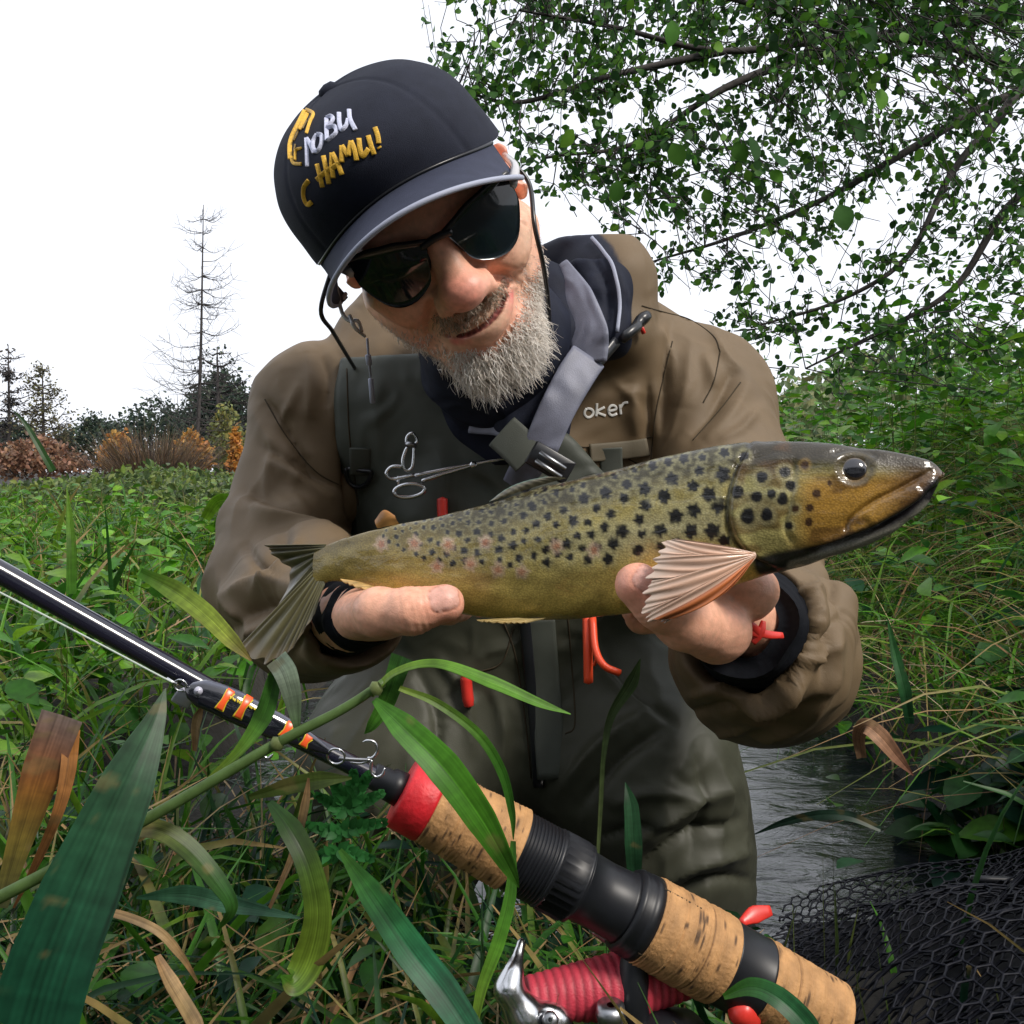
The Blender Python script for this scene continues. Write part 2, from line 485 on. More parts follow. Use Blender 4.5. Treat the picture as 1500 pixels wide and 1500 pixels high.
# ------------------------------------------------------------------ ground and stream
def chan_c(y): return 0.03 + 0.10 * (y - 1.0) + 0.02 * np.sin(y * 1.3)
def ground_h(x, y):
    x = np.asarray(x, float); y = np.asarray(y, float)
    dx = x - chan_c(y)
    inl = smooth(0.46, 0.60, -dx)            # 1 on the left bank
    inr = smooth(0.40, 0.56, dx)             # 1 on the right bank
    ye = 0.45 * smooth(-0.02, -0.30, x)
    near = 1 - smooth(0.70 + ye, 0.84 + ye, y)         # 1 on the near bank
    far = smooth(7, 9, y)
    left = 0.10 + 0.10 * smooth(0.6, 2.5, -dx) - 0.06 * smooth(2, 9, y)
    right = 0.10 + 0.45 * smooth(0.5, 1.8, dx) + 0.25 * smooth(1.8, 5, dx)
    h = -0.22 + inl * (left + 0.22) + inr * (right + 0.22)
    h = np.maximum(h, -0.22 + near * (0.29 + 0.05 * smooth(0.3, 1.5, np.abs(x))))
    h = np.maximum(h, -0.22 + far * 0.34)
    return h + 0.012 * np.sin(9 * x + 3 * y) * np.sin(7 * y - 2 * x) * smooth(-0.1, 0.05, h)
g = np.linspace(-1, 1, 261)
gx = np.sinh(g * 6.2) / np.sinh(6.2) * 400
gy = np.sinh(np.linspace(-0.55, 1, 261) * 6.2) / np.sinh(6.2) * 500 + 0.8
X, Y = np.meshgrid(gx, gy, indexing='xy')
Z = ground_h(X, Y)
V = np.stack([X, Y, Z], -1).reshape(-1, 3)
tag(obj('ground', V, [grid_faces(261, 261)], 'soil'), 'dark earth bank beside the stream', kind='structure')
wx, wy = np.linspace(-1.0, 1.8, 40), np.linspace(0.72, 8.6, 80)
X, Y = np.meshgrid(wx, wy, indexing='xy')
tag(obj('water', np.stack([X, Y, 0 * X], -1).reshape(-1, 3), [grid_faces(80, 40)], 'water'), 'rippled stream water reflecting the white sky', kind='structure')

# ------------------------------------------------------------------ the angler
person = thing('person', 'person in cap and sunglasses kneeling in the stream, holding a trout in both hands', 'person', tuple(P(760, 1330, 1.05)))
# ---- head in its own frame (x to the picture's right, y up, z out of the face)
def rot(ax, deg):
    return np.array(Matrix.Rotation(math.radians(deg), 3, ax))
HB = K(640, 352, 0.672)                     # the bridge of the nose
_f = nrm(-HB); _r = nrm(np.cross([0, 1, 0], _f)); _u = np.cross(_f, _r)
HR = np.stack([_r, _u, _f], 1) @ rot('Z', 29) @ rot('X', 16) @ rot('Y', -1)
HS = np.array([1.0, 0.84, 1.0])
HC = HB - HR @ (np.array([0, 0.006, 0.096]) * HS)
def H2K(V): return HC + (np.asarray(V, float) * HS) @ HR.T
h = SDF((-0.105, -0.235, -0.125), (0.105, 0.155, 0.15), 0.0016)
h.ell((0, 0.035, -0.012), (0.073, 0.097, 0.095), 0.01)
h.ell((0, -0.03, 0.025), (0.067, 0.088, 0.064), 0.03)
for s in (-1, 1):
    h.cap((s * 0.058, -0.055, 0.0), (s * 0.022, -0.112, 0.062), 0.022, 0.018, 0.03)
    h.ell((s * 0.046, -0.028, 0.060), (0.023, 0.018, 0.022), 0.025)
    h.ell((s * 0.037, -0.045, 0.074), (0.019, 0.018, 0.016), 0.02)
h.cap((-0.038, 0.020, 0.074), (0.038, 0.020, 0.074), 0.012, 0.012, 0.022)
for s in (-1, 1):
    h.ell((s * 0.032, 0.0, 0.102), (0.017, 0.012, 0.018), 0.018, sub=True)
    h.ell((s * 0.031, 0.0, 0.074), (0.0125, 0.0125, 0.0125), 0.003)
h.cap((0, 0.010, 0.084), (0, -0.034, 0.108), 0.009, 0.0135, 0.016)
h.ell((0, -0.041, 0.110), (0.0175, 0.0155, 0.0165), 0.012)
for s in (-1, 1):
    h.ell((s * 0.0165, -0.047, 0.096), (0.0105, 0.0115, 0.0135), 0.008)
h.ell((0, -0.068, 0.080), (0.030, 0.018, 0.018), 0.02)
h.ell((0, -0.112, 0.074), (0.030, 0.022, 0.024), 0.025)
h.ell((0, -0.090, 0.078), (0.024, 0.02, 0.014), 0.02)
# smiling lips, higher on one side
up = cr([(-0.024, -0.0795, 0.085), (-0.012, -0.0770, 0.0945), (0.002, -0.0750, 0.0985), (0.016, -0.0720, 0.0945), (0.028, -0.0650, 0.084)], 12)
lo = cr([(-0.019, -0.0845, 0.087), (-0.006, -0.0880, 0.0950), (0.006, -0.0870, 0.0970), (0.017, -0.0810, 0.0930), (0.025, -0.0725, 0.086)], 12)
h.chain(up, 0.0042 + 0 * up[:, 0], 0.006)
h.chain(lo, 0.0046 + 0.0036 * np.sin(np.linspace(0, np.pi, 12)), 0.006)
mid = (up + lo) / 2 + np.array([0, 0.0012, 0.0055])
h.chain(np.vstack([up[0] + [-0.004, 0.001, 0.002], mid[1:-1], up[-1] + [0.003, 0.002, 0.002]]), 0.0017, 0.003, sub=True)
for s in (-1, 1):
    a = np.array([s * 0.025, -0.046, 0.093]); b = np.array([s * 0.043, -0.072 + 0.008 * (s > 0), 0.079])
    h.cap(a, b, 0.004, 0.003, 0.010, sub=True)
    h.ell((s * 0.0085, -0.0555, 0.104), (0.0052, 0.0045, 0.006), 0.003, sub=True)
    # ears
    h.ell((s * 0.078, -0.008, -0.018), (0.007, 0.030, 0.018), 0.006, R=rot('Y', s * 25))
    h.ell((s * 0.084, -0.004, -0.010), (0.006, 0.018, 0.010), 0.004, sub=True)
h.cap((0, -0.09, -0.025), (0, -0.225, -0.06), 0.054, 0.054, 0.04)
hv, hq = h.mesh()
hv = relax(hv, hq, 2, 0.4)
_n0 = vnormals(hv, hq)
if ((hv - hv.mean(0)) * _n0).sum() < 0: _n0 = -_n0
for s in (-1, 1):       # smile lines, crow's feet, lines under the eyes
    for pl, w_, am in (([(0.024, -0.047), (0.034, -0.058), (0.041, -0.074), (0.042, -0.088)], 0.0016, 0.0016), ([(0.046, -0.050), (0.051, -0.064), (0.052, -0.080)], 0.0013, 0.0008),
                      ([(0.056, -0.014), (0.062, -0.022), (0.066, -0.032)], 0.0010, 0.0007), ([(0.055, -0.006), (0.064, -0.010), (0.070, -0.017)], 0.0010, 0.0007), ([(0.022, -0.022), (0.035, -0.028), (0.048, -0.024)], 0.0014, 0.0008),
                      ([(0.030, -0.090), (0.036, -0.098), (0.038, -0.106)], 0.0012, 0.0006)):
        d_, t_ = poly_dist(hv[:, :2], cr([(s * a, b) for a, b in pl], 12))
        hv = hv - _n0 * (am * np.exp(-(d_ / w_) ** 2) * np.sin(np.clip(t_, 0.02, 0.98) * np.pi) * (hv[:, 2] > 0.02))[:, None]
        hv = hv + _n0 * (0.4 * am * np.exp(-((d_ - 2.2 * w_) / (1.2 * w_)) ** 2) * np.sin(np.clip(t_, 0.02, 0.98) * np.pi) * (hv[:, 2] > 0.02))[:, None]
hv = hv + _n0 * (0.00035 * noise(hv, 130, 3, 1))[:, None]
hn = vnormals(hv, hq)
if ((hv - hv.mean(0)) * hn).sum() < 0: hq, hn = hq[:, ::-1], -hn
SKIN_FLIP = False
def g3(p, c, r):
    return np.exp(-(((p - np.array(c)) / np.array(r)) ** 2).sum(1))[:, None]
hc = np.zeros_like(hv) + (0.80, 0.42, 0.285)
def blend(c, w, t): return c * (1 - w) + np.array(t) * w
hc = blend(hc, 0.75 * g3(hv, (0, -0.04, 0.118), (0.022, 0.02, 0.02)), (0.84, 0.29, 0.24))
for s in (-1, 1):
    hc = blend(hc, 0.5 * g3(hv, (s * 0.045, -0.035, 0.07), (0.022, 0.02, 0.03)), (0.72, 0.31, 0.22))
    hc = blend(hc, 0.6 * g3(hv, (s * 0.085, 0.0, -0.01), (0.02, 0.035, 0.03)), (0.70, 0.30, 0.24))
st = smooth(-0.060, -0.085, hv[:, 1])[:, None] * smooth(-0.03, 0.02, hv[:, 2])[:, None]
hc = blend(hc, 0.30 * st, (0.52, 0.34, 0.25))
hc = blend(hc, 0.55 * g3(hv, (0, -0.064, 0.098), (0.03, 0.008, 0.03)), (0.30, 0.24, 0.19))
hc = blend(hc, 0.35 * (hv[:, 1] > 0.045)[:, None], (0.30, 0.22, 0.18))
dl = np.min(np.linalg.norm(hv[:, None] - lo[None], axis=2), 1)
du = np.min(np.linalg.norm(hv[:, None] - up[None], axis=2), 1)
hc = blend(hc, (smooth(0.0105, 0.0070, dl) * 0.95)[:, None], (0.74, 0.20, 0.18))
hc = blend(hc, (smooth(0.006, 0.0045, du) * 0.6)[:, None], (0.45, 0.17, 0.14))
dm = np.min(np.linalg.norm(hv[:, None] - mid[None], axis=2), 1)
hc = blend(hc, (smooth(0.0042, 0.002, dm) * 0.8)[:, None], (0.10, 0.03, 0.03))
bl_ = noise(hv, 55, 3, 1)[:, None]
hc = hc * (1 + np.array([0.05, -0.07, -0.07]) * bl_) * (1 + 0.05 * noise(hv, 240, 2, 2)[:, None])
head_surf_V = H2K(hv)

# ---- hands, in camera space
hl = SDF(K(480, 990, 0.70) * [1, 1, 1] - [0.02, 0.02, 0.14], K(720, 730, 0.52) + [0.06, 0.06, 0.0], 0.0014)
def arm_hand(s, thumb, tr, palm, fingers, wrist):
    s.chain(thumb, tr, 0.008)
    for p, r in palm: s.ell(p, r, 0.014)
    for pts, r in fingers: s.chain(pts, r, 0.005)
    s.chain(*wrist, 0.02)
# picture-left hand: thumb along the near flank, fingers up behind the fish
thL = [K(520, 902, 0.605), K(556, 897, 0.566), K(604, 895, 0.5535), K(652, 884, 0.5535)]
fL = []
for i, (bx, tx) in enumerate([(585, 600), (615, 640), (645, 678), (672, 706)]):
    fL.append(([K(bx - 14, 893, 0.61), K(bx, 888, 0.640), K((bx + tx) / 2, 850, 0.648), K(tx, 805, 0.632)], [0.0105, 0.0098, 0.009, 0.0075]))
arm_hand(hl, thL, [0.0145, 0.0140, 0.0130, 0.0116], [(K(595, 888, 0.615), (0.030, 0.010, 0.030))], fL,
         ([K(560, 900, 0.615), K(515, 904, 0.645), K(470, 900, 0.69)], [0.015, 0.020, 0.025]))
hr = SDF(K(880, 1000, 0.66) - [0.03, 0.03, 0.06], K(1190, 740, 0.50) + [0.06, 0.05, 0.04], 0.0014)
thR = [K(1050, 922, 0.545), K(1004, 907, 0.5235), K(965, 882, 0.5085), K(934, 857, 0.505)]
fR = []
for i, (bx, tx) in enumerate([(940, 900), (972, 935), (1004, 972), (1032, 1008)]):
    fR.append(([K(bx, 905, 0.575), K(bx - 6, 893, 0.61), K((bx + tx) / 2, 820, 0.615), K(tx, 770, 0.597)], [0.0105, 0.0098, 0.009, 0.0075]))
arm_hand(hr, thR, [0.0205, 0.0168, 0.0135, 0.0123],
         [(K(1012, 900, 0.580), (0.036, 0.012, 0.028))], fR,
         ([K(1070, 895, 0.590), K(1110, 910, 0.625), K(1140, 945, 0.68)], [0.019, 0.022, 0.027]))
hr.ell(K(1092, 868, 0.556), (0.020, 0.0165, 0.020), 0.004, R=rot('Z', 20))
hr.cap(K(1060, 850, 0.548), K(1092, 868, 0.556), 0.013, 0.016, 0.006)
def nail(V, N, C, c, ax, L, W):
    """a flat pale nail plate painted in its own colour and pressed a little into the tip"""
    d = V - c
    ax = nrm(ax); side = nrm(np.cross(ax, -c))
    u, v = d @ ax, d @ side
    w = smooth(1.0, 0.85, (u / L) ** 4 + (v / W) ** 4) * (np.abs(d[:, 2]) < 0.012) * (N[:, 2] > 0.1)
    edge = smooth(1.7, 1.0, (u / L) ** 4 + (v / W) ** 4) * (1 - w) * (N[:, 2] > 0.1) * (np.abs(d[:, 2]) < 0.012)
    V = V - N * (0.0006 * edge)[:, None] + N * (0.0003 * w)[:, None]
    return V, blend(blend(C, (0.5 * edge)[:, None], (0.36, 0.15, 0.11)), (0.75 * w)[:, None], (0.62, 0.36, 0.30))
parts = []
for s, tip, ax, nl in ((hl, thL, K(652, 884, 0.55) - K(604, 895, 0.55), (K(650, 876, 0.541), 0.0085, 0.0075)),
                       (hr, thR, K(934, 857, 0.5) - K(965, 882, 0.5), (K(950, 851, 0.494), 0.008, 0.0065))):
    v, q = s.mesh()
    v = relax(v, q, 2, 0.4)
    n = vnormals(v, q)
    if n[np.argmax(v[:, 2])][2] < 0: q, n = q[:, ::-1], -n
    c = np.zeros_like(v) + (0.76, 0.40, 0.27)
    # knuckle creases and redder tips
    c = blend(c, 0.7 * g3(v, tip[-1] + [0, 0, 0.008], (0.016, 0.014, 0.02)), (0.70, 0.29, 0.21))
    c = blend(c, (0.25 * smooth(0.2, 0.9, noise(v, 70, 2)))[:, None], (0.66, 0.28, 0.19))
    jt = (tip[-2] * 0.75 + tip[-1] * 0.25)
    tx = nrm(tip[-1] - tip[-2])
    for o in (-0.004, 0.0, 0.004, -0.010):
        u = (v - jt) @ tx - o
        near = np.exp(-((np.linalg.norm(v - jt, axis=1)) / 0.018) ** 4)
        v = v - n * (0.0005 * np.exp(-(u / 0.0008) ** 2) * near)[:, None]
    v, c = nail(v, n, c, nl[0], ax, nl[1], nl[2])
    v = v + n * (0.00025 * noise(v, 260, 2, 1))[:, None]
    parts.append((v, q, c))
# trunk and arms under the clothes
tb = SDF((-0.36, -0.32, -1.25), (0.36, 0.26, -0.58), 0.008)
tb.chain([H2K((0, -0.19, -0.05)), K(770, 600, 0.97), K(760, 760, 1.05), K(760, 980, 1.10)], [0.045, 0.06, 0.10, 0.12], 0.03)
tb.cap(K(520, 610, 1.0), K(1000, 600, 1.0), 0.05, 0.05, 0.04)
tb.chain([K(470, 620, 0.985), K(410, 850, 0.89), K(470, 900, 0.69)], [0.032, 0.030, 0.026], 0.02)
tb.chain([K(1030, 615, 0.97), K(1118, 968, 0.745), K(1140, 945, 0.68)], [0.034, 0.032, 0.028], 0.02)
tv, tq = tb.mesh()
n = vnormals(tv, tq)
if n[np.argmax(tv[:, 2])][2] < 0: tq = tq[:, ::-1]
B = MB()
B.add(head_surf_V, hq, hc)
for v, q, c in parts: B.add(v, q, c)
B.add(tv, tq, (0.5, 0.3, 0.22))
B.build('body', 'skin', person, world=False)

# ---- beard and moustache: single hairs
def hairs(n, mask, length, col, down, curl, wdt, seed):
    r = np.random.default_rng(seed)
    wgt = mask(hv) * (hn[:, 2] > -0.5)
    idx = r.choice(len(hv), n, p=wgt / wgt.sum())
    p = hv[idx] + r.normal(size=(n, 3)) * 0.0008
    L = length(p) * r.uniform(0.55, 1.25, n)
    d0 = nrm(hn[idx] + r.normal(size=(n, 3)) * 0.35)
    dn = np.zeros((n, 3)) + down + r.normal(size=(n, 3)) * 0.35
    ph = r.uniform(0, 6.28, n)
    cl = r.normal(size=(n, 3))
    seg = 6
    out = [p - hn[idx] * 0.001]
    cur = p.copy()
    for k in range(1, seg):
        t = k / (seg - 1)
        d = nrm(d0 * (1 - t) + dn * (0.35 + t) + cl * (np.sin(ph + t * 7) * curl)[:, None])
        cur = cur + d * (L / (seg - 1))[:, None]
        out.append(cur.copy())
    A = np.stack(out, 1)                      # n,seg,3
    T = nrm(np.gradient(A, axis=1))
    s1 = nrm(np.cross(T, r.normal(size=(n, 1, 3)))); s2 = np.cross(T, s1)
    rad = wdt * np.linspace(1, 0.25, seg)[None, :, None] * r.uniform(0.7, 1.3, (n, 1, 1))
    ring = [A + rad * (math.cos(a) * s1 + math.sin(a) * s2) for a in (0, 2.09, 4.19)]
    Vv = np.stack(ring, 2).reshape(n, -1, 3)
    Ff = (grid_faces(seg, 3, True)[None] + (np.arange(n) * seg * 3)[:, None, None]).reshape(-1, 4)
    C = col(r, p)[:, None].repeat(seg * 3, 1)
    return Vv.reshape(-1, 3), Ff, C.reshape(-1, 3)
def m_beard(v):
    x, y, z = v.T
    lip = smooth(0.011, 0.016, dl)
    w = smooth(-0.088, -0.100, y) * smooth(0.052, 0.036, x) * smooth(-0.040, -0.022, x) * smooth(0.02, 0.05, z)
    side = smooth(0.030, 0.045, x) * smooth(-0.074, -0.092, y) * smooth(0.0, 0.03, z) * smooth(-0.125, -0.11, y) * 0.8
    sideL = smooth(-0.030, -0.045, x) * smooth(-0.070, -0.09, y) * smooth(0.0, 0.03, z) * 0.10
    soul = np.exp(-(x / 0.010) ** 2) * smooth(-0.090, -0.096, y) * 0.7
    return np.maximum.reduce([w, side, sideL, soul]) * lip + 1e-9
def c_beard(r, p):
    b = (r.uniform(0.3, 1.0, len(p)) ** 0.7)[:, None]
    c = np.array([0.55, 0.45, 0.34]) * (1 - b) + np.array([0.98, 0.95, 0.90]) * b
    return c
mb = MB()
v, f, c = hairs(5200, m_beard, lambda p: 0.008 + 0.024 * smooth(-0.088, -0.125, p[:, 1]) * smooth(0.06, 0.02, np.abs(p[:, 0])), c_beard, (0.03, -1.15, 0.30), 0.75, 0.00042, 1)
mb.add(H2K(v), f, c)
mb.build('beard', 'hair_grey', person, world=False)
def m_must(v):
    x, y, z = v.T
    t = smooth(0.036, 0.024, np.abs(x)) * smooth(-0.0525, -0.058, y) * (z > 0.06)
    return t * smooth(0.0045, 0.0065, du) * (y > -0.075 + 0.25 * np.maximum(x, 0)) + 1e-9
mb = MB()
v, f, c = hairs(800, m_must, lambda p: 0.0052 + 0 * p[:, 0], lambda r, p: np.array([0.26, 0.19, 0.12]) + r.uniform(0, 0.42, (len(p), 1)) * np.array([1, 0.95, 0.88]), (0.0, -1.0, 0.25), 0.4, 0.00030, 2)
mb.add(H2K(v), f, c)
mb.build('moustache', 'hair_grey', person, world=False)
def m_stub(v):
    x, y, z = v.T
    return smooth(-0.055, -0.085, y) * smooth(-0.02, 0.02, z) * smooth(-0.15, -0.13, y) * smooth(0.012, 0.016, dl) * smooth(0.030, 0.038, np.abs(x)) + 1e-9
mb = MB()
v, f, c = hairs(1800, m_stub, lambda p: 0.0030 + 0 * p[:, 0], lambda r, p: np.array([0.35, 0.30, 0.26]) + r.uniform(0, 0.35, (len(p), 1)), (0, -1, 0.1), 0.2, 0.00022, 3)
mb.add(H2K(v), f, c)
mb.build('stubble', 'hair_grey', person, world=False)

# ---- cap, worn a little askew
CR_ = rot('Z', 8) @ rot('Y', -3)
def C2K(V):
    c = np.array([0, -0.03, 0.0])
    return H2K((np.asarray(V, float) - c) @ CR_.T + c)
def rim_pt(a):
    """rim of the cap: a = 0 in front, radians"""
    x = 0.0905 * np.sin(a); z = 0.106 * np.cos(a) - 0.006
    y = np.where(np.cos(a) > 0, 0.064 - 0.040 * np.sin(a) ** 2, 0.024 + 0.012 * np.cos(a))
    return np.stack([x, y, z], -1)
def dome(a, t):
    """cap crown: t = 0 rim, 1 top"""
    b = rim_pt(a)
    top = np.array([0, 0.138, -0.016])
    rr = np.sqrt(np.clip(1 - t ** 2.35, 0, 1)) ** (0.92)
    fr = np.cos(a) * 0.5 + 0.5
    hh = t ** (0.98)
    p = top + (b - top) * np.stack([rr, 0 * rr, rr], -1)
    p[..., 1] = b[..., 1] + (top[1] - b[..., 1]) * (1 - (1 - hh) ** (1.15 + 0.15 * fr))
    # the front panel stands up stiffly
    p[..., 2] += 0.010 * fr ** 3 * np.sin(np.clip(t, 0, 1) * np.pi) ** 1.2
    # seams of the panels
    out = nrm(p - np.array([0, 0.05, -0.01]))
    for s in (-0.78, 0.78, 1.75, -1.75, math.pi):
        dd = (a - s + math.pi) % (2 * math.pi) - math.pi
        p -= out * (0.0011 * np.exp(-(dd * 0.09 * rr / 0.0022) ** 2))[..., None]
    q = p * 40
    p += out * (0.0012 * noise(q.reshape(-1, 3), 1.0, 2).reshape(p.shape[:-1]))[..., None] * np.minimum(1, (1 - fr) + 0.35)[..., None]
    return p
na, ntt = 220, 70
A, T = np.meshgrid(np.linspace(0, 2 * np.pi, na, endpoint=False), np.sin(np.linspace(0, 1, ntt) * np.pi / 2) ** 0.9, indexing='xy')
cv = dome(A, T).reshape(-1, 3)
inner = dome(A[:3], T[:3] * 0 + np.array([[0], [0.05], [0.12]])).reshape(-1, 3) * [0.975, 1, 0.975]
cf = grid_faces(ntt, na, True)
mb = MB(); mb.add(C2K(cv), cf)
mb.add(C2K(np.concatenate([cv[:na], inner])), grid_faces(4, na, True)[:, ::-1])
cap = mb.build('cap', 'cap_cloth', person, world=False)
cap_S = Surf(C2K(cv), cf)
mb = MB()
v, f = lathe(C2K((0, 0.136, -0.016)), C2K((0, 0.143, -0.016)), [(-0.2, 0.0085), (0.3, 0.0085), (0.8, 0.006), (1.0, 0.0005)], 20)
mb.add(v, f); mb.build('button', 'cap_cloth', cap, world=False)
# visor: arched, curved down at both sides
def visor(u, v):
    a = u * 1.12
    r = rim_pt(a) + np.array([0, -0.002, 0])
    ln = 0.068 * np.sqrt(np.clip(1 - (np.abs(u) ** 2.6), 0.0, 1))
    out = np.stack([np.sin(a) * 0.30, 0 * a, np.cos(a * 0.55)], -1)
    p = r + out * (v * ln)[..., None]
    p[..., 1] -= 0.06 * v * ln + 0.040 * np.abs(u) ** 2.0 * np.minimum(1, v * 2) - 0.006 * v
    return p
U, Vv = np.meshgrid(np.linspace(-1, 1, 80), np.linspace(0, 1, 14), indexing='xy')
top_ = visor(U, Vv)
mb = MB()
th = np.array([0, -0.0028, 0])
vt, vb = top_.reshape(-1, 3), (top_ + th).reshape(-1, 3)
mb.add(C2K(np.concatenate([vt, vb])), np.concatenate([grid_faces(14, 80), grid_faces(14, 80)[:, ::-1] + len(vt)]))
vis = mb.build('visor', 'visor_cloth', cap, world=False)
mb = MB()
e = visor(np.linspace(-1, 1, 90), np.ones(90)) + th / 2
v, f = tube(C2K(e), 0.0020, 8); mb.add(v, f)
mb.build('piping', 'piping', cap, world=False)
mb = MB()
e = visor(np.linspace(-1, 1, 90), np.zeros(90)) + [0, 0.0015, 0.0006]
v, f = tube(C2K(e), 0.0013, 6); mb.add(v, f)
mb.build('visor_seam', 'frame_black', cap, world=False)
# ---- embroidery, stitched stroke by stroke on the crown
def Z1(x, y): return (380 + x / 3.75, 90 + y / 3.75)
def stitch(name, m, strokes, wpx, tw=0.0005):
    mb = MB()
    for st in strokes:
        wid = wpx
        if isinstance(st, tuple): st, wid = st
        strip(cap_S, [Z1(*p) for p in st], wid / 3.75 / F * 0.67, mb, 0.0007, thick=tw, n=max(6, 6 * len(st)), d=0.68)
    return mb.build(name, m, cap, world=False)
stitch('white_lettering', 'thread_white', [
    [(262, 425), (266, 500), (268, 580)], [(262, 425), (285, 460), (305, 505)],
    [(320, 405), (300, 440), (302, 485), (325, 495), (345, 455), (345, 410), (320, 405)],
    [(372, 315), (372, 380), (375, 440)], [(372, 315), (395, 305), (408, 325), (378, 365)], [(378, 368), (415, 360), (425, 395), (375, 440)],
    [(440, 285), (442, 340), (455, 380), (480, 355), (490, 320)], [(495, 268), (500, 320), (530, 380)]], 24)
stitch('yellow_lettering', 'thread_yellow', [
    [(275, 655), (250, 690), (248, 745), (268, 785), (290, 770)],
    [(320, 565), (335, 620), (350, 690)], [(355, 520), (370, 590), (385, 672)], [(318, 650), (370, 605), (440, 560)],
    [(402, 505), (400, 570), (408, 640)], [(402, 505), (430, 555), (455, 622)], [(400, 590), (440, 560)],
    [(455, 555), (455, 465)], [(455, 465), (490, 520)], [(490, 520), (505, 440)], [(505, 440), (525, 490), (535, 545)],
    [(548, 425), (555, 490), (570, 520), (600, 480)], [(598, 410), (612, 460), (630, 512)],
    ([(635, 365), (650, 410), (655, 452)], 26), ([(655, 470), (660, 478)], 24)], 26)
stitch('yellow_fish_badge', 'thread_yellow', [
    ([(258, 268), (300, 290), (280, 340), (262, 400)], 20), ([(255, 275), (225, 340), (190, 410), (175, 470), (178, 540)], 34),
    ([(178, 520), (190, 560), (235, 565)], 18), ([(235, 480), (205, 490), (200, 545)], 16), ([(270, 290), (250, 330), (225, 380)], 26)], 20, 0.00045)
stitch('brown_fish_badge', 'thread_brown', [
    ([(235, 340), (210, 400), (190, 440)], 12), ([(262, 330), (240, 375)], 10), ([(200, 460), (192, 500)], 9), ([(285, 300), (268, 340)], 7)], 10, 0.0008)

# ---- wrap-around sunglasses
def lens_pt(a, y):
    r = 0.094
    x = r * np.sin(a) * 0.92; z = r * np.cos(a) * 0.62 + 0.046 - 0.10 * y * y / 0.02 * 0.05
    return np.stack([x, y + 0 * a, z - 0.10 * np.abs(y)], -1)
gl = None
def make_lens(s):
    # outline in (angle, height): deeper outside the nose, swept up at the temple
    tp = cr([(0.08, 0.011), (0.35, 0.0200), (0.62, 0.0235), (0.89, 0.0220)], 24)
    bt = cr([(0.15, -0.005), (0.22, -0.023), (0.45, -0.0345), (0.68, -0.0295), (0.87, -0.006), (0.90, 0.005)], 24)
    W_ = np.linspace(0, 1, 10)[:, None, None]
    g_ = tp[None] * (1 - W_) + bt[None] * W_
    p = lens_pt(g_[..., 0] * 1.0, g_[..., 1]); p[..., 0] *= s
    mb = MB()
    v0 = p.reshape(-1, 3); v1 = v0 - np.array([0, 0, 0.0018])
    fa = grid_faces(10, 24)
    per = list(range(24)) + [r * 24 + 23 for r in range(1, 10)] + [9 * 24 + j for j in range(22, -1, -1)] + [r * 24 for r in range(8, 0, -1)]
    rim_f = [[per[i], per[(i + 1) % len(per)], per[(i + 1) % len(per)] + len(v0), per[i] + len(v0)] for i in range(len(per))]
    mb.add(H2K(np.concatenate([v0, v1])), np.concatenate([fa, fa[:, ::-1] + len(v0), rim_f]))
    o = mb.build('lens', 'lens', gl, world=False)
    return p[0], p[-1]
mb = MB()
br = lens_pt(np.linspace(-0.14, 0.14, 12), np.array([0.009] * 12)); br[:, 1] += 0.002 * np.cos(np.linspace(-1.5, 1.5, 12))
v, f = tube(H2K(br), 0.0030, 10); mb.add(v, f)
for s in (-1, 1):
    tp = lens_pt(np.linspace(0.08, 0.90, 24), np.interp(np.linspace(0.08, 0.90, 24), [0.08, 0.35, 0.62, 0.90], [0.0118, 0.0210, 0.0245, 0.0228])); tp[:, 0] *= s
    v, f = tube(H2K(tp), 0.0021, 8); mb.add(v, f)
    # nose pads
    v, f = tube(H2K(cr([(s * 0.013, 0.004, 0.099), (s * 0.0135, -0.006, 0.098), (s * 0.016, -0.013, 0.094)], 8)), 0.0028, 8); mb.add(v, f)
gl = mb.build('sunglasses', 'frame_black', person, world=False)
for s in (-1, 1): make_lens(s)
for s in (-1, 1):
    e = lens_pt(np.array([0.89]), np.array([0.012]))[0] * [s, 1, 1]
    mb = MB()
    pts = cr([e, (s * 0.0765, 0.016, 0.058), (s * 0.0785, 0.014, 0.02), (s * 0.0790, 0.008, -0.03)], 16)
    c = H2K(pts)
    v, f = tube(c, np.linspace(0.0040, 0.0026, 16), 10); mb.add(v, f)
    mb.build('temple', 'clear_frame', gl, world=False)

# ---- jacket
def torso(s, g):
    s.ell(K(755, 720, 1.03), (0.185 + g, 0.215 + g, 0.135 + g), 0.03)
    s.ell(K(765, 960, 1.06), (0.155 + g, 0.20 + g, 0.12 + g), 0.06)
    s.chain([K(620, 560, 0.985), K(760, 520, 0.99), K(900, 530, 0.985)], [0.07 + g, 0.075 + g, 0.075 + g], 0.05)
jk = SDF((-0.37, -0.42, -1.24), (0.36, 0.27, -0.56), 0.0031)
torso(jk, 0.0)
jk.cap(K(474, 600, 0.99), K(1022, 590, 0.985), 0.069, 0.075, 0.05)
jk.chain([K(462, 610, 0.985), K(432, 730, 0.955), K(410, 855, 0.89)], [0.066, 0.059, 0.061], 0.02)
jk.chain([K(410, 855, 0.89), K(455, 888, 0.79), K(512, 900, 0.675)], [0.064, 0.056, 0.042], 0.03)
jk.chain([K(1026, 605, 0.98), K(1080, 800, 0.86), K(1118, 960, 0.745)], [0.072, 0.067, 0.066], 0.03)
jk.chain([K(1118, 960, 0.745), K(1108, 935, 0.655)], [0.066, 0.060], 0.03)
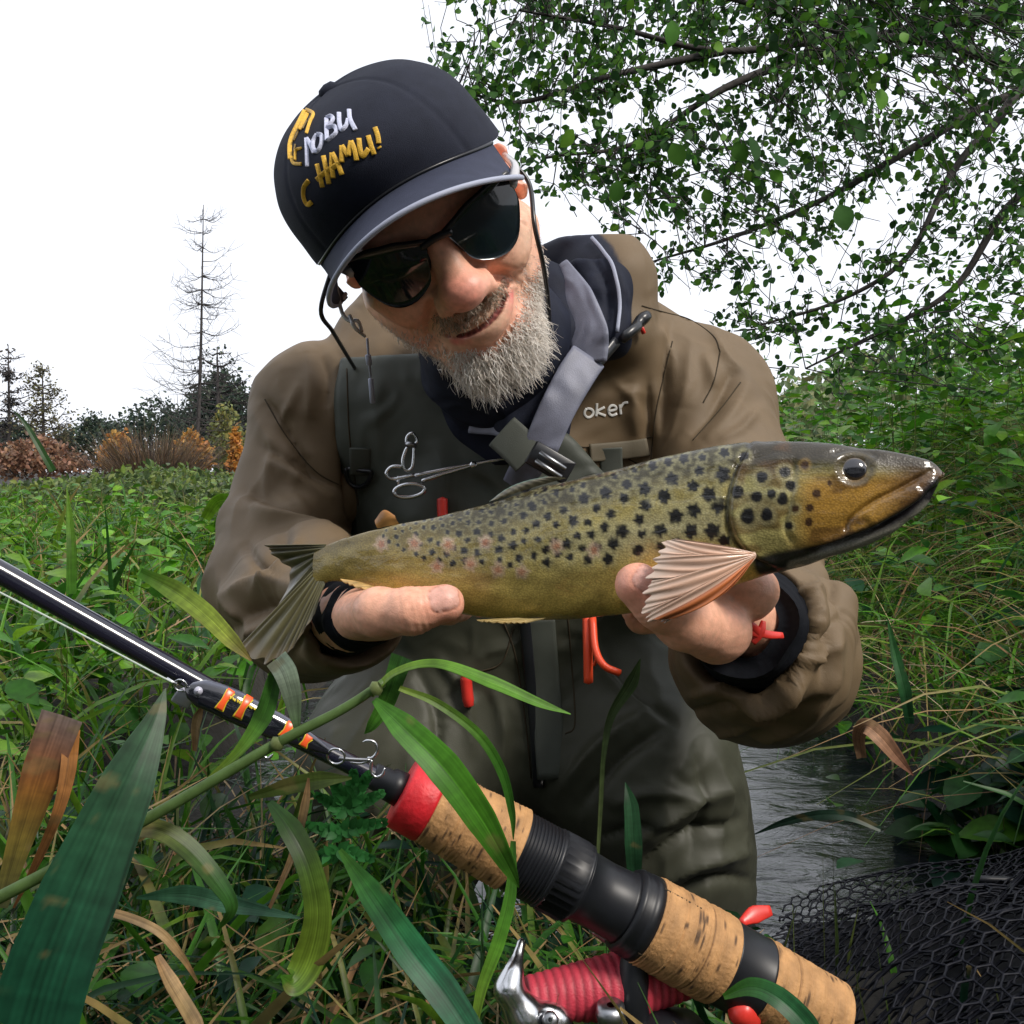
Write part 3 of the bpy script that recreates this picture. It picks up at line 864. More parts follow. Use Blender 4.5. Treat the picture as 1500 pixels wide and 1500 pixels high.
# raised hood behind the neck
jk.chain([K(560, 500, 1.0), K(660, 400, 1.02), K(765, 318, 0.99), K(850, 348, 0.955), K(900, 412, 0.92), K(908, 490, 0.90)], [0.05, 0.05, 0.036, 0.037, 0.036, 0.030], 0.025)
# the open cuffs
jk.chain([K(1040, 900, 0.56), K(1085, 915, 0.62), K(1112, 940, 0.70)], [0.055, 0.044, 0.028], 0.006, sub=True)
jk.chain([K(560, 903, 0.59), K(530, 903, 0.64), K(490, 900, 0.72)], [0.042, 0.036, 0.025], 0.006, sub=True)
# neck opening
jk.chain([H2K((0, -0.05, 0.02)), H2K((0, -0.12, -0.02)), H2K((0.0, -0.18, -0.04))], [0.095, 0.075, 0.055], 0.02, sub=True)
# bagging and big folds
def fold(s, pts, r, d0, k=0.02, sub=False):
    s.chain([K(x, y, d) for x, y, d in pts], r, k, sub)
fold(jk, [(345, 760, 0.905), (420, 775, 0.865), (510, 815, 0.85)], [0.012, 0.016, 0.010], 0, 0.03)
0 and fold(jk, [(352, 712, 0.92), (430, 742, 0.865), (500, 768, 0.86)], [0.004, 0.005, 0.004], 0, 0.02, sub=True)
fold(jk, [(1225, 880, 0.70), (1190, 990, 0.665), (1130, 1050, 0.665)], [0.014, 0.016, 0.012], 0, 0.02)
jv, jq = jk.mesh()
jv = relax(jv, jq, 3, 0.5)
jn = vnormals(jv, jq)
if jn[np.argmax(jv[:, 2])][2] < 0: jq, jn = jq[:, ::-1], -jn
def crumple(V, Q, N, folds, namp=0.0013):
    px = pix(V)
    front = smooth(-0.35, 0.15, (N * nrm(-V)).sum(1))
    D = np.zeros(len(V))
    for pl, wpx, amp in folds:
        d, t = poly_dist(px, cr(pl, 14))
        fade = np.sin(np.clip(t, 0.02, 0.98) * np.pi) ** 0.5
        D += 1.25 * amp * (0.45 * np.exp(-(d / wpx) ** 2) + 0.55 * np.exp(-d / (0.62 * wpx))) * fade * front
    n1 = noise(V * [1.0, 0.55, 1.0], 26, 2, 1)
    n2 = noise(V * [0.6, 1.2, 1.0], 60, 2, 2)
    D += namp * 2.2 * np.clip(1 - np.abs(n1) * 1.3, 0, 1) ** 2 + namp * 0.5 * n2
    return V + N * D[:, None]
JF = [  # (photo polyline, half width px, height m)
    ([(388, 585), (420, 630), (460, 690), (500, 715)], 9, -0.009), ([(372, 600), (410, 665), (450, 715), (495, 735)], 16, 0.006),
    ([(385, 655), (430, 680), (470, 700)], 10, -0.008), ([(395, 680), (440, 712)], 14, 0.006),
    ([(470, 520), (480, 560), (478, 600)], 12, -0.007), ([(452, 520), (456, 570), (450, 620)], 14, 0.006),
    ([(498, 520), (503, 620), (512, 720), (522, 780)], 9, -0.010),
    ([(362, 722), (430, 742), (520, 772)], 10, -0.012), ([(365, 745), (430, 765), (515, 795)], 16, 0.010),
    ([(330, 880), (380, 850), (440, 860)], 16, 0.007), ([(345, 920), (390, 890), (440, 900)], 12, -0.009), ([(350, 950), (400, 915), (460, 930)], 14, 0.008),
    ([(440, 930), (480, 890), (520, 870)], 12, 0.007), ([(470, 960), (495, 915), (515, 900)], 10, -0.008), ([(430, 960), (445, 930), (490, 905)], 9, -0.007),
    ([(985, 470), (975, 530), (970, 600), (965, 640)], 12, -0.006), ([(1010, 500), (1005, 560), (1000, 600)], 18, 0.006),
    ([(1075, 540), (1050, 590), (1010, 640)], 12, -0.008), ([(1095, 560), (1070, 610), (1030, 650)], 14, 0.006), ([(1030, 520), (1050, 570)], 12, 0.005),
    ([(950, 560), (948, 620), (950, 680)], 9, -0.008), ([(930, 560), (925, 600), (935, 640)], 14, 0.004),
    ([(1215, 850), (1222, 900), (1215, 950), (1200, 1000)], 7, -0.008), ([(1190, 850), (1195, 920), (1160, 1000), (1100, 1040)], 10, 0.008),
    ([(1175, 900), (1170, 950), (1120, 1000), (1080, 1010)], 8, -0.009), ([(1160, 880), (1150, 940), (1100, 980)], 9, 0.008),
    ([(400, 640), (395, 700), (380, 740)], 9, 0.005), ([(440, 560), (425, 600), (405, 620)], 9, 0.005), ([(425, 780), (400, 820), (360, 850)], 9, -0.007), ([(440, 790), (420, 835), (375, 870)], 9, 0.007),
    ([(500, 800), (470, 830), (440, 840)], 9, 0.006), ([(520, 830), (480, 855), (445, 865)], 8, -0.007), ([(360, 790), (380, 830), (420, 850)], 8, -0.005), ([(330, 850), (350, 900), (400, 930)], 9, 0.006),
    ([(1040, 480), (1060, 520), (1090, 545)], 8, 0.004), ([(1110, 600), (1085, 630), (1050, 650)], 8, 0.005), ([(960, 480), (980, 510), (985, 560)], 8, 0.004), ([(900, 560), (930, 590), (945, 630)], 8, 0.003),
    ([(1235, 900), (1215, 930), (1190, 940)], 7, -0.006), ([(1230, 940), (1200, 965), (1170, 970)], 7, 0.006), ([(1200, 860), (1175, 870), (1160, 890)], 6, 0.005), ([(1050, 1080), (1100, 1060), (1140, 1065)], 7, 0.006),
    ([(1000, 1045), (1060, 1035), (1110, 1045)], 7, -0.006), ([(1010, 1020), (1060, 1010), (1100, 1015)], 7, 0.005),
    ([(1210, 1010), (1150, 1050), (1080, 1060)], 9, -0.009), ([(1225, 980), (1180, 1045), (1120, 1080)], 12, 0.007), ([(1180, 990), (1130, 1030), (1060, 1040)], 9, 0.008),
]
jv = crumple(jv, jq, jn, JF)
jn = vnormals(jv, jq)
jc = np.zeros_like(jv) + (0.140, 0.097, 0.053)
# lining colours of the hood and the inside of the neck
jpx = pix(jv)
lin = in_poly(jpx, [(740, 330), (776, 300), (850, 315), (897, 360), (921, 410), (924, 465), (905, 500), (868, 560), (800, 640), (740, 560)]) & (jv[:, 2] > -1.05)
_hp = [(740, 330), (776, 300), (850, 315), (897, 360), (921, 410), (924, 465), (905, 500), (868, 560), (800, 640), (740, 560), (740, 330)]
_hd, _ = poly_dist(jpx, _hp)
_sg = np.where(in_poly(jpx, _hp[:-1]), _hd, -_hd)
jc = blend(jc, (smooth(-3, 3, _sg) * (jv[:, 2] > -1.05) * smooth(-0.2, 0.2, jn[:, 2]))[:, None], (0.010, 0.013, 0.027))
jacket = obj('jacket', toW(jv), [jq], 'jacket', person, jc)
jk_S = Surf(jv, jq)
# dark neck warmer under the beard
s = SDF((-0.17, -0.05, -1.08), (0.17, 0.22, -0.66), 0.0035)
s.chain([H2K((0, -0.115, -0.03)), H2K((0, -0.175, -0.035)), K(750, 600, 0.965), K(745, 680, 0.99)], [0.060, 0.064, 0.072, 0.075], 0.03)
s.chain([K(660, 590, 0.95), K(700, 620, 0.925), K(750, 640, 0.915), K(790, 610, 0.91)], [0.026, 0.026, 0.026, 0.022], 0.03)
v, q = s.mesh(); v = relax(v, q, 2)
n = vnormals(v, q)
if n[np.argmax(v[:, 2])][2] < 0: q, n = q[:, ::-1], -n
v = crumple(v, q, n, [], 0.003)
obj('neck_warmer', toW(v), [q], 'navy', jacket)
nk_S = Surf(v, q)
# hood lining rolls in front of the shell
s = SDF((-0.06, -0.02, -1.04), (0.17, 0.24, -0.74), 0.003)
s.chain([K(700, 325, 1.0), K(775, 332, 0.955), K(845, 365, 0.925), K(886, 425, 0.895), K(890, 495, 0.87)], [0.026, 0.028, 0.028, 0.026, 0.02], 0.012)
s.chain([K(770, 380, 0.93), K(806, 430, 0.885), K(815, 500, 0.86), K(796, 570, 0.85), K(770, 620, 0.855)], [0.022, 0.024, 0.024, 0.024, 0.028], 0.008)
v, q = s.mesh(); v = relax(v, q, 2)
n = vnormals(v, q)
if n[np.argmax(v[:, 2])][2] < 0: q, n = q[:, ::-1], -n
v = crumple(v, q, n, [([(850, 350), (890, 420), (885, 500)], 6, -0.005), ([(800, 360), (850, 420), (858, 500)], 8, -0.006), ([(870, 400), (860, 440)], 10, 0.004), ([(905, 400), (915, 450)], 8, 0.004)], 0.002)
obj('hood_lining', toW(v), [q], 'navy', jacket)
lin_S = Surf(np.concatenate([v, jv]), np.concatenate([q, jq + len(v)]))
mb = MB()
strip(lin_S, [(868, 352), (885, 372), (900, 402), (907, 440), (902, 488)], 0.0035, mb, 0.004, n=30, d=0.9)
mb.build('lining_edge', 'piping', jacket, world=False)
mb = MB()
for pl in ([(388, 585), (420, 640), (462, 690), (500, 712)], [(940, 448), (975, 458), (1010, 468), (1045, 492), (1055, 515)], [(1055, 515), (1045, 560), (1030, 590)],
           [(985, 500), (970, 560), (960, 610), (952, 690)], [(1085, 560), (1055, 600), (1015, 645)], [(955, 640), (890, 655), (850, 655)], [(955, 690), (900, 662)]):
    mb = MB(); v, f = tube(jk_S.line(pl, 24, 0.0001), 0.0007, 6); mb.add(v, f)
    mb.build('seam', 'seam', jacket, world=False)
# chest print
def Z3(x, y): return (730 + x * 270 / 920, 280 + y * 440 / 1500)
mb = MB()
for st in ([(440, 1085), (428, 1104), (436, 1126), (456, 1130), (475, 1110), (465, 1088), (440, 1085)],
           [(492, 1060), (490, 1090), (488, 1125)], [(530, 1078), (492, 1102), (535, 1122)],
           [(548, 1098), (590, 1090), (580, 1070), (558, 1072), (548, 1100), (565, 1122), (592, 1110)],
           [(606, 1066), (612, 1115)], [(608, 1085), (625, 1060), (648, 1055)]):
    strip(jk_S, [Z3(*p) for p in st], 0.0024, mb, 0.0006, thick=0.0002, n=24)
mb.build('chest_lettering', 'print_white', jacket, world=False)
# pocket flap with a webbing tab
mb = MB()
strip(jk_S, [(862, 664), (900, 660), (948, 655)], 0.018, mb, 0.003, thick=0.0015)
mb.build('pocket_flap', 'jacket', jacket, world=False).data.color_attributes['Col'].data.foreach_set('color', np.tile(np.array([0.105, 0.088, 0.058, 1], np.float32), mb.n))
mb = MB()
strip(jk_S, [(892, 655), (892, 680), (893, 705)], 0.022, mb, 0.006, thick=0.0012)
mb.build('pocket_tab', 'strap_green', jacket, world=False)
mb = MB()
v, f = tube(np.array([lin_S.line([(905, 497), (925, 480), (940, 466)], 8, 0.008)])[0], [0.004, 0.005, 0.005, 0.005, 0.005, 0.006, 0.006, 0.005], 10); mb.add(v, f)
mb.build('cord_lock', 'black_plastic', jacket, world=False)
mb = MB()
v, f = tube(np.array([lin_S.hit(938, 482)[0] + [0, 0, 0.008] if lin_S.hit(938, 482)[0] is not None else K(938, 482, 0.88), K(943, 488, 0.87)]), 0.0022, 8); mb.add(v, f)
mb.build('cord_end', 'red_plastic', jacket, world=False)

# ---- waders: bib, trunk and legs
wd = SDF((-0.33, -0.75, -1.35), (0.36, 0.20, -0.72), 0.0042)
torso(wd, 0.008)
wd.cap(K(474, 600, 0.99), K(1022, 590, 0.985), 0.079, 0.083, 0.05)
gX = wd.lo[0] + wd.h * np.arange(wd.n[0]); gY = wd.lo[1] + wd.h * np.arange(wd.n[1])
lim = np.interp(gY, [-0.30, -0.12, 0.0, 0.20], [0.30, 0.20, 0.174, 0.172])
limr = np.interp(gY, [-0.30, -0.12, 0.0, 0.08, 0.20], [0.30, 0.20, 0.13, 0.045, 0.0])
reg = np.maximum(-gX[:, None] - lim[None], gX[:, None] - limr[None])
wd.A = np.maximum(wd.A, reg[:, :, None].astype(np.float32))
wd.A = np.maximum(wd.A, (gY - 0.155)[None, :, None].astype(np.float32))
wd.chain([K(850, 1010, 1.06), K(930, 1120, 0.985), K(965, 1240, 1.0), K(1005, 1400, 1.06)], [0.11, 0.094, 0.084, 0.085], 0.06)
wd.chain([K(670, 1010, 1.06), K(590, 1130, 0.985), K(560, 1250, 1.0), K(545, 1400, 1.06)], [0.12, 0.10, 0.09, 0.085], 0.05)
wv, wq = wd.mesh()
wv = relax(wv, wq, 2)
wn = vnormals(wv, wq)
if wn[np.argmax(wv[:, 2])][2] < 0: wq, wn = wq[:, ::-1], -wn
WF = [([(820, 1160), (880, 1090), (950, 1040)], 12, 0.010), ([(850, 1180), (910, 1110), (980, 1060)], 10, -0.010), ([(920, 1240), (990, 1190), (1070, 1150)], 14, 0.010),
      ([(930, 1270), (1000, 1225), (1085, 1200)], 10, -0.010), ([(960, 1300), (1030, 1260), (1100, 1250)], 14, 0.010), ([(1020, 1100), (1030, 1180), (1010, 1250)], 10, -0.008),
      ([(1050, 1110), (1062, 1180), (1050, 1240)], 10, 0.007), ([(980, 1320), (1040, 1285), (1105, 1290)], 9, -0.009), ([(720, 1000), (735, 1060), (730, 1130)], 10, 0.006),
      ([(560, 540), (552, 600), (560, 680)], 18, 0.003), ([(690, 700), (720, 715), (745, 760)], 8, -0.005), ([(640, 640), (660, 720)], 20, 0.003), ([(860, 930), (900, 1000), (960, 1050)], 9, 0.007), ([(880, 960), (930, 1020), (990, 1060)], 8, -0.008), ([(640, 960), (680, 1020), (690, 1100)], 9, 0.006), ([(610, 980), (640, 1050), (640, 1130)], 9, -0.007), ([(900, 1180), (960, 1160), (1030, 1170)], 9, 0.007), ([(870, 1230), (930, 1210), (990, 1215)], 9, -0.007)]
wv = crumple(wv, wq, wn, WF, 0.0018)
wn = vnormals(wv, wq)
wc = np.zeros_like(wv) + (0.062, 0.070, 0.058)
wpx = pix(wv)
wc = blend(wc, smooth(0, 25, wpx[:, 1] - 880)[:, None], (0.048, 0.050, 0.034))   # olive trousers, also painted darker for the shade below the fish
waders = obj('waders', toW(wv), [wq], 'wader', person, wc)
wd_S = Surf(wv, wq)
all_S = Surf(np.concatenate([wv, jv]), np.concatenate([wq, jq + len(wv)]))
mb = MB()
for pl in ([(735, 905), (755, 960), (770, 1060), (778, 1140)], [(832, 905), (838, 980), (842, 1060), (828, 1075)], [(700, 985), (735, 970), (752, 920)], [(508, 540), (512, 640), (525, 740)]):
    mb = MB(); v, f = tube(wd_S.line(pl, 24, 0.0001), 0.0008, 6); mb.add(v, f)
    mb.build('seam', 'seam', waders, world=False)
mb = MB()
strip(wd_S, [(790, 900), (796, 980), (804, 1060), (812, 1140)], 0.030, mb, 0.003, thick=0.0022)
mb.build('zip_guard', 'strap_green', waders, world=False)
mb = MB()
strip(wd_S, [(768, 900), (775, 980), (784, 1060), (792, 1150)], 0.011, mb, 0.0045, thick=0.0022)
mb.build('zipper', 'black_plastic', waders, world=False)
# shoulder strap, its buckle and the green end patch
mb = MB()
def ribbon(pts, widths, thick, n=24, tilt=0.0):
    c = cr(pts, n); wv_ = np.interp(np.linspace(0, 1, n), np.linspace(0, 1, len(widths)), widths)
    T = nrm(np.gradient(c, axis=0)); vw = nrm(-c); sd_ = nrm(np.cross(T, vw)); nn = nrm(np.cross(sd_, T))
    sd_ = sd_ * math.cos(tilt) + nn * math.sin(tilt); nn = nrm(np.cross(sd_, T))
    a = np.linspace(0, 2 * np.pi, 12, endpoint=False)
    ca, sa = np.sign(np.cos(a)) * np.abs(np.cos(a)) ** 0.35, np.sin(a)
    V = c[:, None] + sd_[:, None] * (ca[None, :, None] * wv_[:, None, None] / 2) + nn[:, None] * (sa[None, :, None] * thick)
    V = V.reshape(-1, 3)
    Fq = np.concatenate([grid_faces(n, 12, True), [[0, 3, 2, 1], [0, 5, 4, 3], [0, 7, 6, 5], [0, 9, 8, 7], [0, 11, 10, 9]], np.array([[0, 1, 2, 3], [0, 3, 4, 5], [0, 5, 6, 7], [0, 7, 8, 9], [0, 9, 10, 11]]) + 12 * (n - 1)])
    return V, Fq
v, f = ribbon([K(826, 386, 0.875), K(846, 435, 0.85), K(862, 490, 0.832), K(864, 532, 0.828)], [0.010, 0.030, 0.038, 0.032], 0.003, 26, -0.3); mb.add(v, f)
mb.build('collar_flap', 'strap_grey', waders, world=False)
mb = MB()
cs = [K(862, 522, 0.826), K(842, 552, 0.816), K(816, 600, 0.808), K(795, 648, 0.81), K(786, 668, 0.815)]
v, f = ribbon(cs, [0.034, 0.034, 0.032, 0.031, 0.030], 0.0022); mb.add(v, f)
mb.build('strap', 'strap_grey', waders, world=False)
mb = MB()
v, f = ribbon([K(903, 500, 0.845), K(868, 545, 0.828), K(838, 600, 0.818), K(808, 655, 0.82)], [0.010, 0.008, 0.006, 0.006], 0.0025, tilt=0.5); mb.add(v, f)
mb.build('strap_edge', 'black_plastic', waders, world=False)
mb = MB()
v, f = ribbon([K(735, 632, 0.818), K(757, 652, 0.812), K(776, 672, 0.81)], [0.034, 0.034, 0.034], 0.0022); mb.add(v, f)
mb.build('strap_patch', 'strap_green', waders, world=False)
mb = MB()
v, f = ribbon([K(690, 620, 0.86), K(740, 622, 0.84), K(775, 645, 0.82)], [0.02, 0.026, 0.024], 0.002, tilt=0.4); mb.add(v, f)
v, f = ribbon([K(790, 660, 0.826), K(768, 690, 0.835), K(755, 712, 0.85)], [0.03, 0.028, 0.026], 0.002); mb.add(v, f)
mb.build('strap_web', 'strap_grey', waders, world=False)
mb = MB()
bx = nrm(K(830, 690, 0.81) - K(785, 664, 0.81)); by = nrm(np.cross([0, 0, 1], bx)); bz = np.cross(bx, by)
v, f = box_at(K(806, 678, 0.812), bx, by, bz, 0.020, 0.011, 0.005); mb.add(v, f)
bk = mb.build('buckle', 'black_plastic', waders, world=False)
for o in (-7, 5):
    mb = MB()
    v, f = tube(np.array([K(785 + 6 * (o > 0), 668 - o, 0.803), K(822 + 6 * (o > 0), 692 - o, 0.803)]), 0.0022, 8); mb.add(v, f)
    mb.build('buckle_prong', 'steel_dull', bk, world=False)
# loop with a D ring on the bib
mb = MB()
strip(wd_S, [(529, 655), (529, 672), (530, 692)], 0.021, mb, 0.003, thick=0.0016)
lp = mb.build('gear_loop', 'strap_green', waders, world=False)
mb = MB()
ring = wd_S.line([(510, 684), (512, 700), (524, 711), (538, 708), (547, 690), (530, 686), (512, 683)], 40, 0.004)
v, f = tube(ring, 0.0022, 8); mb.add(v, f)
mb.build('ring', 'black_plastic', lp, world=False)
# red zip pulls
def pull(pts, r, name='zip_pull', m='orange_cord', d=None):
    mb = MB()
    v, f = tube(np.array([K(*p) for p in cr(pts, 14)]), r, 8); mb.add(v, f)
    mb.build(name, m, waders, world=False)
pull([(860, 905, 0.83), (861, 950, 0.82), (862, 1000, 0.815)], 0.0042)
pull([(868, 905, 0.825), (872, 950, 0.81), (885, 975, 0.80), (908, 986, 0.80)], 0.0034)
pull([(872, 920, 0.82), (874, 960, 0.81), (870, 975, 0.81)], 0.0016)
h0 = wd_S.hit(648, 745)[0]; dd = -h0[2] - 0.008
pull([(648, 731, dd), (648, 745, dd), (649, 765, dd)], 0.0052, m='red_plastic')
h0 = wd_S.hit(684, 1010)[0]; dd = -h0[2] - 0.008
pull([(682, 985, dd), (684, 1010, dd), (687, 1034, dd)], [0.004] * 2 + [0.0058] * 10 + [0.005] * 2, m='red_plastic')

# ---- neoprene cuffs, wrist wrap
for pts, rr in (([K(546, 898, 0.610), K(522, 902, 0.640), K(485, 898, 0.70)], [0.0215, 0.026, 0.031]), ([K(1088, 912, 0.602), K(1105, 925, 0.63), K(1125, 945, 0.69)], [0.036, 0.042, 0.044])):
    mb = MB()
    p = cr(pts, 24); r = np.interp(np.linspace(0, 1, 24), [0, 0.5, 1], rr) + 0.0012 * np.sin(np.arange(24) * 1.6)
    v, f = tube(p, r, 40, cap=False); v2, f2 = tube(p, r - (0.013 if rr[0] > 0.03 else 0.005), 40, cap=False)
    dv = 0.0035 * noise(v, 45, 2, 3)[:, None] * nrm(v - np.repeat(p, 40, 0))
    v, v2 = v + dv, v2 + 0.6 * dv
    mb.add(v, f); mb.add(v2, f2[:, ::-1])
    a = np.arange(40); mb.F4.append(np.stack([a, (a + 1) % 40, (a + 1) % 40 + 24 * 40, a + 24 * 40], 1))
    mb.build('cuff', 'neoprene', jacket, world=False)
mb = MB()
for pts in ([(1085, 908, 0.557), (1100, 915, 0.556), (1112, 926, 0.56), (1128, 930, 0.565), (1146, 931, 0.57)], [(1118, 910, 0.562), (1114, 926, 0.56), (1102, 942, 0.56)], [(1086, 906, 0.557), (1096, 922, 0.556), (1110, 930, 0.56)], [(1036, 964, 0.565), (1046, 962, 0.56), (1052, 966, 0.56)]):
    v, f = ribbon([K(*p) for p in pts], [0.003, 0.005, 0.0055, 0.004], 0.0012, 14, 0.3); mb.add(v, f)
mb.build('wrist_cord', 'red_plastic', jacket, world=False)

# ---- glasses cord and hood toggle
mb = MB()
cl = cr([H2K((0.080, 0.010, 0.02)), H2K((0.084, -0.012, 0.030)), K(783, 330, 0.715), K(795, 385, 0.73), K(803, 440, 0.77), K(806, 500, 0.82)], 40)
v, f = tube(cl, 0.0019, 8); mb.add(v, f)
mb.build('glasses_cord', 'black_plastic', gl, world=False)
mb = MB()
cl = cr([H2K((-0.085, 0.008, 0.03)), K(470, 455, 0.745), K(487, 485, 0.79), K(505, 515, 0.86), K(520, 540, 0.91)], 30)
v, f = tube(cl, 0.0019, 8); mb.add(v, f)
mb.build('glasses_cord', 'black_plastic', gl, world=False)
mb = MB()
v, f = tube(np.array([K(538, 496, 0.80), K(540, 525, 0.81), K(543, 552, 0.82)]), 0.0011, 6); mb.add(v, f)
v, f = tube(np.array([K(543, 555, 0.82), K(546, 590, 0.83)]), 0.0024, 8); mb.add(v, f)
v, f = tube(np.array([K(539, 520, 0.808), K(541, 534, 0.812)]), 0.0026, 8); mb.add(v, f)
mb.build('drawcord', 'piping', jacket, world=False)
mb = MB()
v, f = tube(cr([H2K((-0.083, 0.010, 0.055)), K(500, 455, 0.715), K(512, 470, 0.715), K(524, 470, 0.715), K(530, 485, 0.73)], 16), 0.0016, 6); mb.add(v, f)
v, f = tube(cr([K(512, 462, 0.715), K(520, 480, 0.715), K(534, 492, 0.75)], 10), 0.0016, 6); mb.add(v, f)
mb.build('cord_loop', 'clear_frame', gl, world=False)

# ---- forceps hanging from a swivel clip on the bib
fd = min(-S_.hit(x, y)[0][2] for S_ in (wd_S, nk_S) for x, y in ((575, 700), (600, 640), (600, 715), (640, 690), (680, 685), (720, 675), (755, 673)) if S_.hit(x, y)[0] is not None) - 0.006
forc = thing('forceps', 'steel forceps with ring handles hanging across the wader bib', 'forceps', tuple(P(600, 700, fd)))
def Z4(x, y, dz=0.0): return K(480 + x * 380 / 1500, 600 + y * 200 / 789, fd - dz)
for pts, nm in (([(405, 325), (350, 350), (335, 385), (375, 405), (430, 390), (505, 378)], 'ring_handle'),):
    mb = MB(); v, f = tube(cr([Z4(*p) for p in [(430, 330), (370, 332), (340, 370), (370, 400), (420, 395), (500, 378)]], 30), 0.0021, 8); mb.add(v, f); mb.build('ring_handle', 'steel', forc, world=False)
a = np.linspace(0, 2 * np.pi, 37)
mb = MB(); v, f = tube(np.array([Z4(473 + 88 * math.cos(t), 468 - 38 * math.sin(t) - 8 * math.cos(t), 0.002) for t in a]), 0.0022, 8, cap=False); mb.add(v, f)
v, f = tube(np.array([Z4(410, 385), Z4(408, 415), Z4(412, 445)]), 0.0018, 8); mb.add(v, f)
mb.build('ring_handle', 'steel', forc, world=False)
mb = MB(); v, f = tube(cr([Z4(505, 382), Z4(640, 355), Z4(780, 325), Z4(900, 302), Z4(1000, 286), Z4(1095, 288)], 24), np.linspace(0.0024, 0.0012, 24), 8); mb.add(v, f); mb.build('arm', 'steel', forc, world=False)
mb = MB(); v, f = tube(cr([Z4(545, 412), Z4(660, 375), Z4(780, 340), Z4(880, 310), Z4(990, 292)], 24), np.linspace(0.0024, 0.0012, 24), 8); mb.add(v, f); mb.build('arm', 'steel', forc, world=False)
mb = MB(); v, f = lathe(Z4(842, 320, -0.003), Z4(842, 320, 0.004), [(0, 0.0005), (0, 0.0035), (1, 0.0035), (1, 0.0005)], 16); mb.add(v, f); mb.build('pivot', 'steel', forc, world=False)
clip = thing('swivel_clip', 'small brassy snap clip holding the forceps ring on the bib', 'clip', tuple(P(600, 660, fd)))
mb = MB(); v, f = tube(cr([Z4(*p, 0.002) for p in [(505, 200), (518, 180), (500, 145), (480, 138), (458, 160), (455, 200)]], 24), 0.0016, 8); mb.add(v, f); mb.build('swivel_eye', 'steel', clip, world=False)
mb = MB(); v, f = lathe(Z4(482, 190, 0.002), Z4(478, 216, 0.002), [(0, 0.001), (0, 0.0055), (0.5, 0.006), (1, 0.0055), (1, 0.001)], 14); mb.add(v, f); mb.build('barrel', 'steel_dull', clip, world=False)
mb = MB(); v, f = tube(cr([Z4(*p, 0.003) for p in [(500, 215), (498, 270), (490, 330), (465, 352), (440, 335), (435, 290), (450, 240), (462, 218)]], 40), 0.0019, 8); mb.add(v, f); mb.build('hook', 'steel', clip, world=False)

# ------------------------------------------------------------------ the trout
fx = np.array([462, 485, 520, 560, 620, 700, 800, 900, 1000, 1075, 1140, 1200, 1260, 1310, 1345, 1366, 1378.])
ft = np.array([806, 794, 782, 771, 757, 738, 707, 683, 657, 645, 642, 644, 650, 658, 667, 677, 690.])
fb = np.array([862, 852, 856, 868, 886, 903, 909, 901, 880, 858, 838, 822, 803, 779, 752, 728, 702.])
fw = np.array([.12, .15, .19, .215, .24, .265, .285, .295, .30, .30, .29, .28, .27, .26, .27, .30, .34])   # half thickness / height
fd_ = np.array([.628, .622, .614, .606, .596, .583, .567, .551, .535, .524, .516, .509, .503, .498, .494, .492, .491])
ns, na = 420, 220
xs = np.interp(np.linspace(0, 1, ns), np.linspace(0, 1, len(fx)), cr(np.stack([fx, fx], 1), len(fx))[:, 0])
u = np.linspace(0, len(fx) - 1, ns)
cs_ = cr(np.stack([fx, ft, fb, fw, fd_], 1), ns)
for _ in range(6):
    cs_[1:-1] = 0.25 * cs_[:-2] + 0.5 * cs_[1:-1] + 0.25 * cs_[2:]
al = np.linspace(0, 2 * np.pi, na, endpoint=False)        # 0 = towards the camera
ca = np.sign(np.cos(al)) * np.abs(np.cos(al)) ** 0.92
sa = np.sign(np.sin(al)) * np.abs(np.sin(al)) ** 0.96
Xc, Tp, Bt, Wd, Dp = cs_.T
Hh = (Bt - Tp) / F * Dp
mid_ = np.stack([(Xc - 750) / F * Dp, (750 - (Tp + Bt) / 2) / F * Dp, -Dp], 1)
Tn = nrm(np.gradient(mid_, axis=0))
upv = np.array([0, 1.0, 0]); lat = nrm(np.cross(Tn, upv)); lat = lat * np.sign(lat[:, 2:3])
FV = mid_[:, None] + upv * (sa[None, :, None] * Hh[:, None, None] / 2) + lat[:, None] * (ca[None, :, None] * (Wd * Hh)[:, None, None])
# belly flattens where the hands hold it; back is a little narrower
bk_ = np.clip(sa, 0, 1)[None, :, None] ** 3                      # the back is rounded off broad
FV = FV - upv * (bk_ * Hh[:, None, None] * 0.03) + lat[:, None] * (np.sign(ca) * np.abs(ca) ** 0.5 - ca)[None, :, None] * bk_ * (Wd * Hh)[:, None, None] * 0.6
FV = FV.reshape(-1, 3)
FQ = grid_faces(ns, na, True)
FN = vnormals(FV, FQ)
if (FN.reshape(ns, na, 3)[:, 0, 2]).mean() < 0: FQ, FN = FQ[:, ::-1], -FN
front = np.tile(ca > -0.001, ns)
mir = (np.arange(na) * -1 + na // 2) % na
midx = (np.arange(ns)[:, None] * na + mir[None]).ravel()      # the same place on the other flank
PX = pix(FV); PX = np.where(front[:, None], PX, PX[midx])
prel = np.tile((1 - sa) / 2, ns)                               # 0 back .. 1 belly
xrel = np.repeat((Xc - 462) / (1378 - 462), na)
